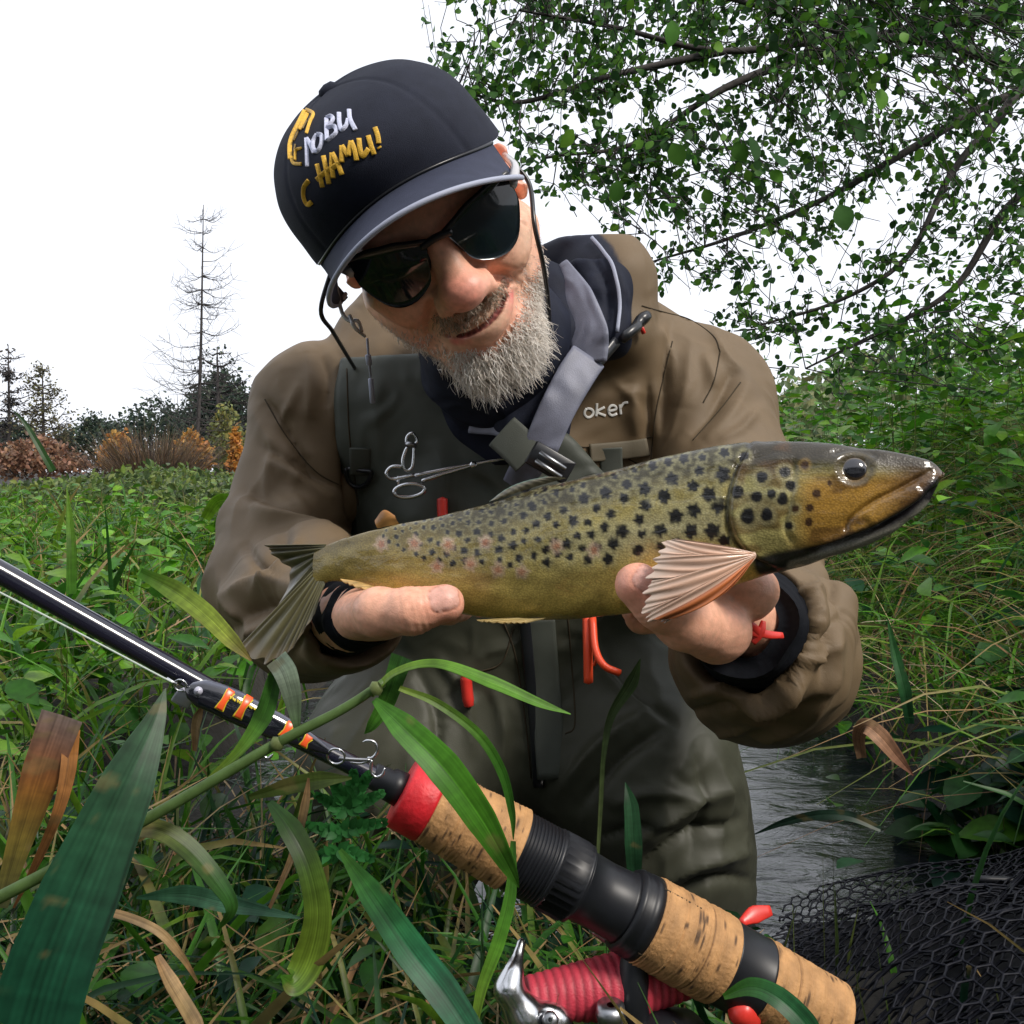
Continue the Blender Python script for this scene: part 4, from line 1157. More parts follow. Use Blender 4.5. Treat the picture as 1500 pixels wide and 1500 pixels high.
# --- relief of the head
def groove(pl, w, amp):
    d, t = poly_dist(PX, cr(pl, 30))
    return amp * np.exp(-(d / w) ** 2) * np.clip(np.sin(np.clip(t, 0.03, 0.97) * np.pi) * 3, 0, 1)
GE = [(1098, 650), (1076, 690), (1066, 735), (1068, 775), (1085, 805), (1108, 822), (1135, 832)]     # gill cover edge
MOUTH = [(1376, 706), (1350, 735), (1310, 762), (1268, 783), (1225, 800), (1190, 808)]
D = np.zeros(len(FV))
D += groove(GE, 4, -0.0032) + groove([(x + 9, y - 2) for x, y in GE], 9, 0.0016)
D += groove(MOUTH, 5, -0.0042) + groove([(x, y - 11) for x, y in MOUTH], 8, 0.0015)
D += groove([(1165, 670), (1160, 720), (1150, 770), (1165, 800)], 5, -0.0014) + groove([(1140, 660), (1135, 720), (1130, 780)], 12, 0.0010)
D += groove([(1362, 690), (1320, 715), (1280, 735), (1245, 762), (1237, 783)], 4, -0.0020) + groove([(1350, 712), (1310, 738), (1265, 765)], 10, 0.0018)
D += groove([(1215, 664), (1250, 658), (1290, 668)], 6, -0.0012)
de = np.linalg.norm((PX - [1252, 686]) / [1.15, 1], axis=1)
D += -0.0022 * np.exp(-(de / 22) ** 4) + 0.0006 * np.exp(-((de - 25) / 6) ** 2)
D += 0.0004 * noise(FV, 160, 2)
FV2 = FV + FN * D[:, None]
# --- colours of the skin
side = smooth(0.12, 0.42, prel)[:, None]; bel = smooth(0.52, 0.86, prel)[:, None]
C = np.zeros_like(FV) + (0.055, 0.048, 0.02)
C = blend(C, side, (0.40, 0.335, 0.12))
C = blend(C, bel, (0.60, 0.47, 0.14))
C = blend(C, (smooth(0.30, 0.10, xrel))[:, None] * 0.55, (0.25, 0.19, 0.055))
mott = noise(np.stack([PX[:, 0], PX[:, 1], 0 * PX[:, 0]], 1), 0.045, 3, 1)
fine = noise(np.stack([PX[:, 0], PX[:, 1], 0 * PX[:, 0]], 1), 0.16, 2, 2)
C *= (1 + 0.20 * mott + 0.12 * fine)[:, None]
silver = smooth(0.30, 0.48, prel) * smooth(0.72, 0.5, prel) * smooth(0.35, 0.5, xrel) * smooth(0.72, 0.6, xrel)
C = blend(C, (0.55 * silver)[:, None], (0.42, 0.41, 0.27))
hd, _ = poly_dist(PX, cr(GE, 30))
gx = np.interp(PX[:, 1], [640, 650, 690, 735, 775, 805, 822, 840], [1104, 1098, 1076, 1066, 1068, 1085, 1108, 1140])
ish = smooth(-3, 3, PX[:, 0] - gx)
C = blend(C, (ish * 0.8 * smooth(0.1, 0.35, prel))[:, None], (0.30, 0.28, 0.12))
och = ish * smooth(1140, 1200, PX[:, 0]) * smooth(0.22, 0.42, prel)
C = blend(C, (0.85 * och)[:, None], (0.40, 0.215, 0.035))
C = blend(C, (0.9 * ish * smooth(1265, 1350, PX[:, 0]))[:, None], (0.11, 0.06, 0.028))
C = blend(C, (0.92 * ish * smooth(0.34, 0.12, prel))[:, None], (0.045, 0.036, 0.02))
bl = ish * smooth(0.1, 0.5, noise(np.stack([PX[:, 0], PX[:, 1], 0 * PX[:, 0]], 1), 0.05, 2, 3))
C = blend(C, (0.65 * bl)[:, None], (0.10, 0.05, 0.016))
d, t = poly_dist(PX, cr([(1372, 716), (1345, 745), (1300, 772), (1255, 792), (1200, 812), (1120, 828)], 30))
C = blend(C, (0.95 * smooth(21, 11, d))[:, None], (0.012, 0.013, 0.02))
d2, t = poly_dist(PX, cr([(1362, 742), (1330, 768), (1285, 790), (1220, 812), (1160, 828)], 30))
C = blend(C, (0.85 * smooth(11, 4, d2) * ish)[:, None], (0.36, 0.35, 0.30))
C = blend(C, (0.8 * smooth(4.5, 1.5, hd))[:, None], (0.03, 0.025, 0.015))
C = blend(C, (0.75 * smooth(30, 23, de) * smooth(16, 22, de))[:, None], (0.10, 0.08, 0.04))
# --- spots
r = np.random.default_rng(5)
spots = []
head_sp = [(1080, 721, 10), (1116, 699, 9), (1150, 692, 9), (1158, 711, 8), (1108, 728, 9), (1146, 731, 9), (1130, 724, 7), (1095, 756, 11), (1123, 754, 9), (1196, 723, 7), (1179, 681, 6), (1215, 708, 4),
           (1044, 778, 12), (1052, 740, 12), (1059, 695, 11), (1038, 724, 11), (1090, 668, 8), (1061, 792, 9), (1012, 778, 10), (1016, 748, 11), (990, 756, 11), (1015, 712, 9), (984, 702, 10), (967, 777, 10), (945, 740, 9), (973, 727, 10), (935, 806, 8), (899, 796, 9), (912, 778, 10), (1165, 745, 6), (1186, 744, 6), (1185, 765, 6), (1156, 770, 6)]
spots += [(x, y, q, 0) for x, y, q in head_sp]
tries = 0
while len(spots) < 330 and tries < 40000:
    tries += 1
    x = r.uniform(560, 1062)
    tp, bt = np.interp(x, fx, ft), np.interp(x, fx, fb)
    lowl = np.interp(x, [560, 640, 800, 900, 1062], [0.30, 0.52, 0.60, 0.62, 0.60])
    v_ = r.uniform(0.03, lowl)
    if r.uniform() > np.interp(x, [560, 660, 720], [0.25, 0.6, 1.0]): continue
    y = tp + (bt - tp) * v_
    rad = np.interp(x, [560, 700, 850, 1000], [3.5, 5.2, 7.5, 9.5]) * r.uniform(0.75, 1.15) * (0.7 if v_ < 0.14 else 1)
    if all((x - a) ** 2 + ((y - b) * 1.15) ** 2 > (rad + c + np.interp(x, [600, 1000], [5.5, 9])) ** 2 for a, b, c, _ in spots):
        spots.append((x, y, rad, 0))
for x, y in [(558, 797), (607, 796), (657, 798), (711, 794), (730, 835), (765, 838), (870, 806), (640, 830), (690, 826), (815, 800)]:
    spots.append((x, y, 8, 1))
for x, y, rad, kind in spots:
    dx, dy = PX[:, 0] - x, PX[:, 1] - y
    near = (np.abs(dx) < rad * 2.6) & (np.abs(dy) < rad * 2.6)
    i = np.nonzero(near)[0]
    dx, dy = dx[i], dy[i]
    an = np.arctan2(dy, dx); ph = r.uniform(0, 6.28, 3)
    dist = np.hypot(dx, dy * r.uniform(0.85, 1.05)) / rad
    ed = 1 + 0.14 * np.sin(5 * an + ph[0]) + 0.10 * np.sin(8 * an + ph[1]) if x < 1070 else 1 + 0.05 * np.sin(3 * an + ph[0])
    if kind == 0:
        C[i] = blend(C[i], (0.42 * smooth(2.0, 1.2, dist / ed))[:, None], (0.40, 0.38, 0.22) if x < 1170 else (0.35, 0.22, 0.06))
        C[i] = blend(C[i], (0.97 * smooth(1.12, 0.80, dist / ed))[:, None], (0.010, 0.011, 0.016) if x < 1160 else (0.06, 0.03, 0.015))
    else:
        C[i] = blend(C[i], (0.7 * smooth(1.6, 0.9, dist / ed))[:, None], (0.55, 0.42, 0.32))
        C[i] = blend(C[i], (0.65 * smooth(0.8, 0.4, dist / ed))[:, None], (0.42, 0.16, 0.08))
C = np.clip(C ** 1.12 * 1.12, 0.003, 0.9)
trout = thing('trout', 'brown trout with black spots and yellow belly held out in both hands', 'fish', tuple(P(900, 905, 0.55)))
caps = MB()
caps.add(FV2, FQ, C)
m0 = FV2[-na:].mean(0) + nrm(FV2[-na:].mean(0) - FV2[-3 * na:-2 * na].mean(0)) * 0.002
caps.V.append(np.array([m0])); caps.C.append(np.array([[0.10, 0.06, 0.03]]))
caps.F3.append(np.array([[(ns - 1) * na + (j + 1) % na, (ns - 1) * na + j, ns * na] for j in range(na)])[:, ::-1]); caps.n += 1
fbody = caps.build('trout_body', 'fish_skin', trout, world=False)
fish_S = Surf(FV2, FQ)
# eye
for sgn in (1, -1):
    hp, hn_ = fish_S.hit(1252, 686)
    ii = np.argmin(np.linalg.norm(FV2 - hp, axis=1))
    if sgn < 0: ii = midx[ii]
    c0 = FV2[ii] - FN[ii] * 0.0042
    a, bb = np.meshgrid(np.linspace(0, np.pi * 0.62, 22), np.linspace(0, 2 * np.pi, 36, endpoint=False), indexing='ij')
    n0 = FN[ii]; e1 = nrm(np.cross(n0, [0, 1, 0])); e2 = np.cross(n0, e1)
    Rr = 0.0084
    ve = c0 + Rr * (np.cos(a)[..., None] * n0 * 0.78 + np.sin(a)[..., None] * (np.cos(bb)[..., None] * e1 * 1.08 + np.sin(bb)[..., None] * e2))
    rr = np.sin(a)
    ce = np.zeros(ve.shape) + (0.012, 0.012, 0.016)
    w_ = (smooth(0.60, 0.66, rr) * smooth(0.97, 0.88, rr))[..., None]
    ce = ce * (1 - w_) + w_ * np.array([0.07, 0.045, 0.02])
    mb = MB(); mb.add(ve.reshape(-1, 3), grid_faces(22, 36, True), ce.reshape(-1, 3))
    mb.build('eye', 'eye_gloss', trout, world=False)
# fins: fans of raised rays
def fin(name, root, tip, col0, col1, rays=14, amp=0.0009, bow=0.0, ncol=None, split=0.0, edge=None):
    n1 = ncol or rays * 6; n2 = 18
    R0, R1 = cr(root, n1), cr(tip, n1)
    t = np.linspace(0, 1, n2)[:, None, None]
    ph = np.interp(np.linspace(0, rays, n1), np.arange(rays + 1), np.concatenate([[0], np.cumsum(np.random.default_rng(rays).uniform(0.5, 1.5, rays))])) * 2 * np.pi
    jag = 1 + split * (0.35 * np.sin(ph + 0.6) + 0.5 * np.sin(ph * 0.37 + 1) + 0.4 * np.sin(ph * 0.73))
    p = R0[None] + (R1 - R0)[None] * t * jag[None, :, None]
    nn = nrm(np.cross(R1[-1] - R0[0], R1[0] - R0[-1])); nn = nn * np.sign(nn[2] if abs(nn[2]) > 1e-3 else 1)
    p = p + nn * (amp * np.sin(ph)[None, :, None] * np.minimum(1, t * 3) + bow * np.sin(t * np.pi))
    p = p + np.array([0, -0.005, 0]) * (np.sin(t * np.pi) * (0.5 + 0.5 * np.sin(ph[None, :, None] * 0.21))) * (bow > 0.003)
    ray = (0.5 + 0.5 * np.sin(ph))[None, :, None] * 0.65 + 0.18
    c = (np.array(col0) * (1 - t) + np.array(col1) * t) * (0.55 + ray) * (1 + 0.22 * np.sin(t * 9 + ph[None, :, None] * 0.61) * np.sin(ph[None, :, None] * 0.29 + t * 4))
    if edge is not None:
        c = c * (1 - smooth(0.8, 1, t)) + np.array(edge) * smooth(0.8, 1, t)
    v = np.concatenate([p.reshape(-1, 3), (p - nn * 0.0005).reshape(-1, 3)])
    fq = grid_faces(n2, n1)
    mb = MB(); mb.add(v, np.concatenate([fq, fq[:, ::-1] + n1 * n2]), np.concatenate([c.reshape(-1, 3)] * 2))
    return mb.build(name, 'fin', trout, world=False)
fin('tail_fin', [K(478, 797, .622), K(470, 812, .624), K(468, 835, .625), K(476, 855, .622)],
    [K(392, 798, .64), K(398, 812, .645), K(425, 838, .645), K(398, 905, .642), K(350, 950, .635), K(388, 966, .626), K(420, 958, .618), K(462, 898, .612)],
    (0.16, 0.15, 0.07), (0.11, 0.10, 0.055), 16, 0.0010, split=0.05, edge=(0.22, 0.18, 0.11))
fin('pectoral_fin', [K(1106, 808, .490), K(1108, 813, .489), K(1107, 818, .489)],
    [K(1052, 803, .492), K(984, 790, .494), K(962, 818, .487), K(950, 860, .482), K(946, 902, .480), K(985, 908, .484), K(1030, 882, .486)],
    (0.62, 0.40, 0.28), (0.56, 0.40, 0.31), 27, 0.0004, 0.004, split=0.045, edge=(0.62, 0.50, 0.42))
fin('pectoral_spine', [K(1108, 812, .487), K(1106, 816, .487)], [K(1040, 880, .483), K(992, 905, .482), K(955, 908, .479)], (0.50, 0.16, 0.05), (0.42, 0.14, 0.05), 3, 0.0008, 0.005, split=0.02)
fin('pectoral_fin', [K(1095, 828, .555), K(1085, 832, .556)], [K(1000, 850, .59), K(1010, 880, .585), K(1040, 895, .58)], (0.4, 0.25, 0.12), (0.4, 0.28, 0.15), 10)
fin('anal_fin', [K(592, 868, .588), K(560, 862, .594), K(530, 853, .60)], [K(575, 868, .588), K(530, 862, .592), K(498, 849, .598)], (0.42, 0.27, 0.08), (0.50, 0.33, 0.12), 7, 0.0006)
fin('pelvic_fin', [K(800, 905, .552), K(780, 906, .553), K(760, 905, .555)], [K(770, 912, .55), K(730, 912, .553), K(698, 909, .556)], (0.42, 0.32, 0.12), (0.5, 0.38, 0.16), 7, 0.0005)
fin('adipose_fin', [K(585, 768, .604), K(570, 770, .606), K(553, 774, .608)], [K(578, 755, .604), K(562, 747, .607), K(549, 762, .61)], (0.35, 0.19, 0.06), (0.42, 0.20, 0.06), 1, 0.0, 0.001, ncol=14)
fin('dorsal_fin', [K(830, 700, .562), K(790, 711, .568), K(752, 723, .574), K(728, 732, .578)], [K(800, 698, .566), K(768, 705, .572), K(742, 716, .578), K(716, 735, .582)], (0.10, 0.09, 0.05), (0.20, 0.18, 0.13), 8, 0.00012, 0.001, edge=(0.16, 0.28, 0.22))

# ------------------------------------------------------------------ rod, reel, lure, line, net
RA, RB = np.array([-60., 806.]), np.array([1215., 1492.])
def rod(px, off=0.0, dd=0.0):
    """point on the rod axis at photo column px"""
    y = np.interp(px, [-80, 0, 275, 440, 590, 900, 1215], [795, 838, 992, 1083, 1158, 1322, 1493])
    d = np.interp(px, [-80, 590, 1215], [0.395, 0.450, 0.462])
    return K(px, y, d)
rodt = thing('fishing_rod', 'dark fishing rod with split cork grip lying across the grass', 'fishing rod', tuple(toW(rod(900))))
def rpart(name, m, x0, x1, prof, parent=None, k=36, colf=None):
    mb = MB(); v, f = lathe(rod(x0), rod(x1), prof, k)
    mb.add(v, f)
    o = mb.build(name, m, parent or rodt, world=False)
    if colf is not None:
        V_, Fs, _ = mb.data()
        n_ = len(prof); a = np.tile(np.linspace(0, 2 * np.pi, k, endpoint=False), n_); t = np.repeat([p[0] for p in prof], k)
        c = np.ones((len(V_), 4), np.float32); c[:, :3] = colf(t, a)
        o.data.color_attributes['Col'].data.foreach_set('color', c.ravel())
    return o
mb = MB()
pp = np.array([rod(x) for x in np.linspace(-75, 596, 30)])
v, f = tube(pp, np.linspace(0.0050, 0.0046, 30), 24); mb.add(v, f)
mb.build('blank', 'blank', rodt, world=False)
rpart('winding_check', 'rod_black', 545, 592, [(0, 0.0047), (0.02, 0.0062), (0.5, 0.0068), (0.55, 0.0080), (0.9, 0.0085), (1, 0.0050)])
# red ring at the front of the grip
rpart('red_ring', 'red_ring', 588, 632, [(0, 0.005), (0.02, 0.0165), (0.10, 0.0180), (0.9, 0.0185), (1.0, 0.0180), (1.0, 0.008)])
rr_ = np.random.default_rng(11)
def cork_col(seed, pits=70, grooves=()):
    q = np.random.default_rng(seed)
    pt = [(q.uniform(0, 1), q.uniform(0, 6.28), q.uniform(0.004, 0.020), q.uniform(0.04, 0.22)) for _ in range(pits)]
    def fn(t, a):
        c = np.zeros((len(t), 3)) + (0.40, 0.215, 0.085)
        c *= (1 + 0.16 * np.sin(t * 23 + 2 * np.sin(a * 2)) * np.sin(a * 3 + t * 5))[:, None]
        for s_, b_, wt, wa in pt:
            da = (a - b_ + np.pi) % (2 * np.pi) - np.pi
            w_ = np.exp(-((t - s_) / wt) ** 4 - (da / wa) ** 4)
            c = blend(c, (0.92 * w_)[:, None], (0.05, 0.025, 0.012))
        for g_ in grooves:
            c = blend(c, (0.85 * np.exp(-((t - g_) / 0.009) ** 2))[:, None], (0.10, 0.05, 0.02))
        return np.clip(c, 0, 1)
    return fn
def cork_prof(n, r0, r1, grooves, seed):
    q = np.random.default_rng(seed)
    out = [(0, 0.006), (0, r0 * 0.97)]
    for t in np.linspace(0.01, 0.99, n):
        r = r0 + (r1 - r0) * t + q.normal() * 0.00022
        for g_ in grooves: r -= 0.0011 * math.exp(-((t - g_) / 0.012) ** 2)
        out.append((t, r))
    return out + [(1, r1 * 0.97), (1, 0.006)]
rpart('cork_grip', 'cork', 632, 752, cork_prof(90, 0.0182, 0.0205, (), 1), k=96, colf=cork_col(1, 90))
rpart('seat_thread', 'rod_black', 752, 800, [(0, 0.006), (0, 0.0195)] + [(t, 0.0190 + 0.0006 * math.sin(t * 60)) for t in np.linspace(0.02, 0.98, 60)] + [(1, 0.0195), (1, 0.006)], k=40)
# knurled hood
mb = MB()
kn = 30
p0, p1 = rod(800), rod(846)
prof = [(0, 0.006), (0, 0.0195), (0.06, 0.0200), (0.12, 0.0195), (0.16, 0.0200), (0.86, 0.0200), (0.92, 0.0192), (1, 0.0195), (1, 0.006)]
v, f = lathe(p0, p1, prof, kn * 2)
v = v.reshape(len(prof), kn * 2, 3)
axp = p0 + (p1 - p0) * np.array([t for t, _ in prof])[:, None]
v[4:6, ::2] = axp[4:6, None] + (v[4:6, ::2] - axp[4:6, None]) * 0.86
mb.add(v.reshape(-1, 3), f); mb.build('knurled_nut', 'rod_black', rodt, world=False, smooth_=False)
rpart('reel_seat', 'rod_black', 846, 914, [(0, 0.006), (0, 0.0185), (0.03, 0.0185), (0.05, 0.0172), (0.5, 0.0166), (0.95, 0.0172), (1, 0.0180), (1, 0.006)], k=40)
rpart('seat_ring', 'rod_black', 914, 944, [(0, 0.006), (0, 0.0195), (0.2, 0.0208), (0.3, 0.0198), (0.4, 0.0208), (0.5, 0.0200), (0.6, 0.0210), (1, 0.0212), (1, 0.006)], k=40)
gr_ = tuple(np.linspace(0.10, 0.55, 5)) + (0.64,)
rpart('cork_grip', 'cork', 944, 1054, cork_prof(100, 0.0215, 0.0218, (0.64,), 2), k=110, colf=cork_col(2, 60, (0.64,)))
# long slots burnt along the cork
mb = MB()
ax_ = nrm(rod(1054) - rod(944))
for i in range(7):
    t0 = 955 + (i % 3) * 4; t1 = 1008 + (i % 2) * 8
    ang = -0.75 + i * 0.27
    vw_ = nrm(-rod(1000)); sd_ = nrm(np.cross(ax_, vw_))
    for pts in [[rod(t0) + 0.0217 * (math.cos(ang) * vw_ - math.sin(ang) * sd_), rod((t0 + t1) / 2) + 0.0218 * (math.cos(ang) * vw_ - math.sin(ang) * sd_), rod(t1) + 0.0218 * (math.cos(ang) * vw_ - math.sin(ang) * sd_)]]:
        v, f = tube(cr(pts, 8), 0.0006, 6); mb = MB(); mb.add(v, f); mb.build('cork_slot', 'seam', rodt, world=False)
rpart('black_sleeve', 'rod_black', 1054, 1106, [(0, 0.006), (0, 0.0212), (0.05, 0.0207), (0.95, 0.0204), (1, 0.0208), (1, 0.006)], k=40)
rpart('cork_grip', 'cork', 1106, 1222, cork_prof(90, 0.0205, 0.0180, (0.3,), 3), k=96, colf=cork_col(5, 70, (0.3,)))

# ---- lure lying along the blank
def Z6(x, y, d=0.0): return K(240 + x * 400 / 1500, 960 + y * 240 / 900, 0.412 + d + (x / 1500) * 0.018)
lure = thing('fishing_lure', 'black minnow lure with orange bars clipped beside the rod blank', 'lure', tuple(toW(Z6(500, 300))))
cl = cr([Z6(120, 185), Z6(300, 240), Z6(520, 345), Z6(750, 450), Z6(915, 535)], 60)
T_, N_, B_ = frames(cl)
rad = np.interp(np.linspace(0, 1, 60), [0, 0.03, 0.12, 0.35, 0.6, 0.85, 1], [0.0008, 0.0032, 0.0056, 0.0064, 0.0054, 0.0030, 0.0010])
vwd = nrm(-cl); sdn = nrm(np.cross(T_, vwd)); vwn = np.cross(sdn, T_)
a = np.linspace(0, 2 * np.pi, 40, endpoint=False)
v = cl[:, None] + rad[:, None, None] * (np.cos(a)[None, :, None] * vwn[:, None] * 0.62 + np.sin(a)[None, :, None] * sdn[:, None] * 1.12)
tt = np.repeat(np.linspace(0, 1, 60), 40); aa = np.tile(a, 60)
c = np.zeros((2400, 3)) + (0.008, 0.009, 0.014)
c = blend(c, smooth(0.55, 0.9, -np.sin(aa))[:, None] * 0.6, (0.10, 0.11, 0.16))
mb = MB(); mb.add(v.reshape(-1, 3), grid_faces(60, 40, True), c); mb.build('lure_body', 'lure_black', lure, world=False)
lS = Surf(v.reshape(-1, 3), grid_faces(60, 40, True))
mat('bar_orange', (0.80, 0.10, 0.02), 0.3); mat('bar_yellow', (0.65, 0.5, 0.03), 0.3)
def zz(x, y): return (240 + x * 400 / 1500, 960 + y * 240 / 900)
for bar in ([(372, 195), (335, 245), (305, 295)], [(470, 230), (435, 285), (405, 340)], [(700, 372), (675, 410), (650, 445)], [(800, 445), (780, 470), (765, 495)]):
    mb = MB(); strip(lS, [zz(x - 3, y + 5) for x, y in bar], [0.0046, 0.0030, 0.0046], mb, 0.0003, thick=0.0002, n=14, d=0.41); yb = mb.build('side_bar', 'bar_yellow', lure, world=False)
    mb = MB(); strip(lS, [zz(*p) for p in bar], [0.0036, 0.0024, 0.0032], mb, 0.0007, thick=0.0002, n=14, d=0.41); mb.build('bar_stripe', 'bar_orange', yb, world=False)
mb = MB()
for i, x in enumerate((365, 378, 391, 404, 418, 468, 480, 493, 506, 519)):      # tiny maker's lettering
    y = 228 + (x - 365) * 0.47
    strip(lS, [zz(x, y), zz(x + (6 if i % 2 else -2), y + 14)] if i % 3 else [zz(x - 3, y), zz(x + 5, y + 4), zz(x - 1, y + 14)], 0.0007, mb, 0.0008, thick=0.00015, n=6, d=0.41)
mb.build('lettering', 'bar_yellow', lure, kind='stuff', world=False)
mb = MB(); e0 = Z6(190, 195, -0.005)
v, f = lathe(e0, e0 + [0, 0, 0.0016], [(0, 0.0020), (0.6, 0.0018), (1, 0.0003)], 14); mb.add(v, f); mb.build('lure_eye', 'lip_clear', lure, world=False)
mb = MB(); v, f = ribbon([Z6(135, 200), Z6(112, 228, 0.004), Z6(88, 268, 0.010)], [0.006, 0.0085, 0.0090], 0.0006, 10); mb.add(v, f); mb.build('diving_lip', 'lip_clear', lure, world=False)
def ring_at(c, r, w, parent, name='split_ring', tilt=0.3):
    th_ = np.linspace(0, 2 * np.pi, 33)
    p = np.array([c + r * (math.cos(t) * np.array([1, 0, 0]) + math.sin(t) * np.array([0, math.cos(tilt), math.sin(tilt)])) for t in th_])
    mb = MB(); v, f = tube(p, w, 6, cap=False); mb.add(v, f); mb.build(name, 'steel', parent, world=False)
ring_at(Z6(90, 165), 0.0028, 0.0005, lure); ring_at(Z6(946, 555), 0.0040, 0.0006, lure)
def hook(parent, pts_list, shank):
    mb = MB(); v, f = tube(cr(shank, 12), 0.0009, 8); mb.add(v, f)
    o = mb.build('treble_hook', 'steel_dull', parent, world=False)
    for p in pts_list:
        mb = MB(); v, f = tube(cr(p, 20), np.concatenate([np.full(17, 0.0007), [0.0006, 0.0004, 0.0002]]), 8); mb.add(v, f); mb.build('hook_point', 'steel', o, world=False)
hook(lure, [[Z6(1120, 565), Z6(1150, 560), Z6(1172, 525), Z6(1160, 480), Z6(1125, 468), Z6(1092, 475)], [Z6(1140, 575), Z6(1138, 640), Z6(1165, 668), Z6(1200, 655), Z6(1212, 620)], [Z6(1120, 580), Z6(1080, 592), Z6(1025, 588)]],
     [Z6(965, 565), Z6(1050, 572), Z6(1135, 575)])
hook(lure, [[Z6(560, 500, 0.004), Z6(545, 545, 0.004), Z6(575, 565, 0.004), Z6(600, 540, 0.004)], [Z6(560, 500, 0.006), Z6(600, 520, 0.008), Z6(640, 505, 0.01)]], [Z6(540, 400, 0.004), Z6(555, 460, 0.004), Z6(560, 500, 0.004)])
line = MB(); v, f = tube(cr([K(-80, 828, 0.36), K(0, 868, 0.375), K(130, 935, 0.395), K(238, 992, 0.41), K(258, 1002, 0.413)], 30), 0.00045, 6); line.add(v, f)
tag(line.build('fishing_line', 'line', None, world=False), 'thin pale fishing line running up to the lure', 'line')
sn = MB(); v, f = tube(np.array([Z6(15, 128), Z6(45, 145), Z6(70, 158)]), 0.0009, 6); sn.add(v, f)
sn.build('snap', 'steel', lure, world=False)

# ---- reel under the seat
reel = thing('fishing_reel', 'spinning reel with red spool and silver frame half hidden in grass under the rod', 'reel', tuple(P(880, 1480, 0.47)))
a0, a1 = K(772, 1462, 0.452), K(1015, 1432, 0.468)
nr = 120
pr = [(0, 0.004)] + [(t, np.interp(t, [0, 0.05, 0.52, 0.62, 0.7, 1], [0.0095, 0.010, 0.0155, 0.0165, 0.0135, 0.0085]) + 0.0006 * abs(math.sin(t * 62))) for t in np.linspace(0, 1, nr)] + [(1, 0.003)]
mb = MB(); v, f = lathe(a0, a1, pr, 48)
tt = np.repeat([p[0] for p in pr], 48)
cc = np.zeros((len(v), 3)) + np.array([0.46, 0.035, 0.06]); cc *= (0.55 + 0.6 * np.abs(np.sin(tt * 62)))[:, None]
mb.add(v, f, cc); mb.build('spool', 'red_line', reel, world=False)
mb = MB()
rs = SDF(K(690, 1700, 0.50) - [0.02, 0.02, 0.03], K(1030, 1360, 0.40) + [0.02, 0.02, 0.03], 0.0014)
rs.chain([K(764, 1380, 0.450), K(752, 1425, 0.440), K(745, 1450, 0.437), K(770, 1490, 0.437), K(800, 1520, 0.445)], [0.0024, 0.0036, 0.0060, 0.0085, 0.011], 0.006)
rs.ell(K(805, 1500, 0.440), (0.011, 0.010, 0.008), 0.005)
rs.ell(K(806, 1492, 0.431), (0.0050, 0.0050, 0.004), 0.001, sub=True)
v, q = rs.mesh(); n = vnormals(v, q)
if n[np.argmax(v[:, 2])][2] < 0: q = q[:, ::-1]
mb.add(relax(v, q, 2), q); mb.build('bail_arm', 'steel', reel, world=False)
mb = MB(); v, f = lathe(K(806, 1494, 0.436), K(806, 1494, 0.428), [(0, 0.004), (0.7, 0.004), (1, 0.003), (1, 0.001)], 18); mb.add(v, f); mb.build('screw', 'steel_dull', reel, world=False)
mb = MB(); v, f = tube(cr([K(930, 1385, 0.456), K(928, 1430, 0.452), K(925, 1480, 0.452), K(930, 1540, 0.458)], 20), np.linspace(0.0062, 0.010, 20), 20); mb.add(v, f); mb.build('foot_stem', 'rod_black', reel, world=False)
mb = MB(); v, f = ribbon([K(870, 1352, 0.460), K(915, 1376, 0.462), K(965, 1402, 0.468)], [0.010, 0.014, 0.010], 0.0035, 16); mb.add(v, f); mb.build('reel_foot', 'steel_dull', reel, world=False)
mb = MB(); v, f = lathe(K(900, 1550, 0.44), K(1030, 1540, 0.47), [(0, 0.003), (0.02, 0.014), (0.4, 0.022), (0.8, 0.020), (1, 0.008)], 28); mb.add(v, f); mb.build('gear_case', 'rod_black', reel, world=False)
mb = MB(); v, f = tube(cr([K(1075, 1470, 0.445), K(1090, 1485, 0.445), K(1108, 1500, 0.447)], 8), np.array([0.004, 0.006, 0.007, 0.007, 0.0065, 0.006, 0.005, 0.003]), 14); mb.add(v, f); mb.build('handle_knob', 'red_plastic', reel, world=False)
mb = MB(); v, f = lathe(K(895, 1472, 0.438), K(893, 1520, 0.440), [(0, 0.002), (0, 0.0065), (0.3, 0.0072), (0.5, 0.006), (1, 0.006)], 20); mb.add(v, f); mb.build('line_roller', 'steel_dull', reel, world=False)

# ---- landing net: knotted hexagon mesh heaped on the bank
net = thing('landing_net', 'black knotted landing net heaped on the grass at the rod butt', 'net', tuple(P(1400, 1480, 0.60)))
NO = P(1105, 1520, 0.50); 
def net_surf(u, v, lay):
    """u across to the right, v away from the camera (metres)"""
    x = 0.13 + u + 0.26 * v; y = 0.36 + v + 0.05 * u
    top = 0.085 + 0.135 * smooth(0.0, 0.32, u) * np.exp(-((v - 0.22 - 0.1 * u) / 0.22) ** 2) + 0.03 * np.exp(-((u - 0.12) / 0.10) ** 2 - ((v - 0.14) / 0.12) ** 2)
    q = np.stack([u, v, 0 * u + lay * 3.1], -1)
    top = 0.05 + (top - 0.05) * smooth(-0.02, 0.10, u) + 0.030 * noise(q.reshape(-1, 3), 14, 2, lay % 4).reshape(u.shape) - 0.020 * lay
    x = x + 0.022 * noise(q.reshape(-1, 3), 17, 2, (lay + 1) % 4).reshape(u.shape)
    y = y + 0.022 * noise(q.reshape(-1, 3), 15, 2, (lay + 2) % 4).reshape(u.shape)
    return np.stack([x, y, np.maximum(top, 0.05)], -1)
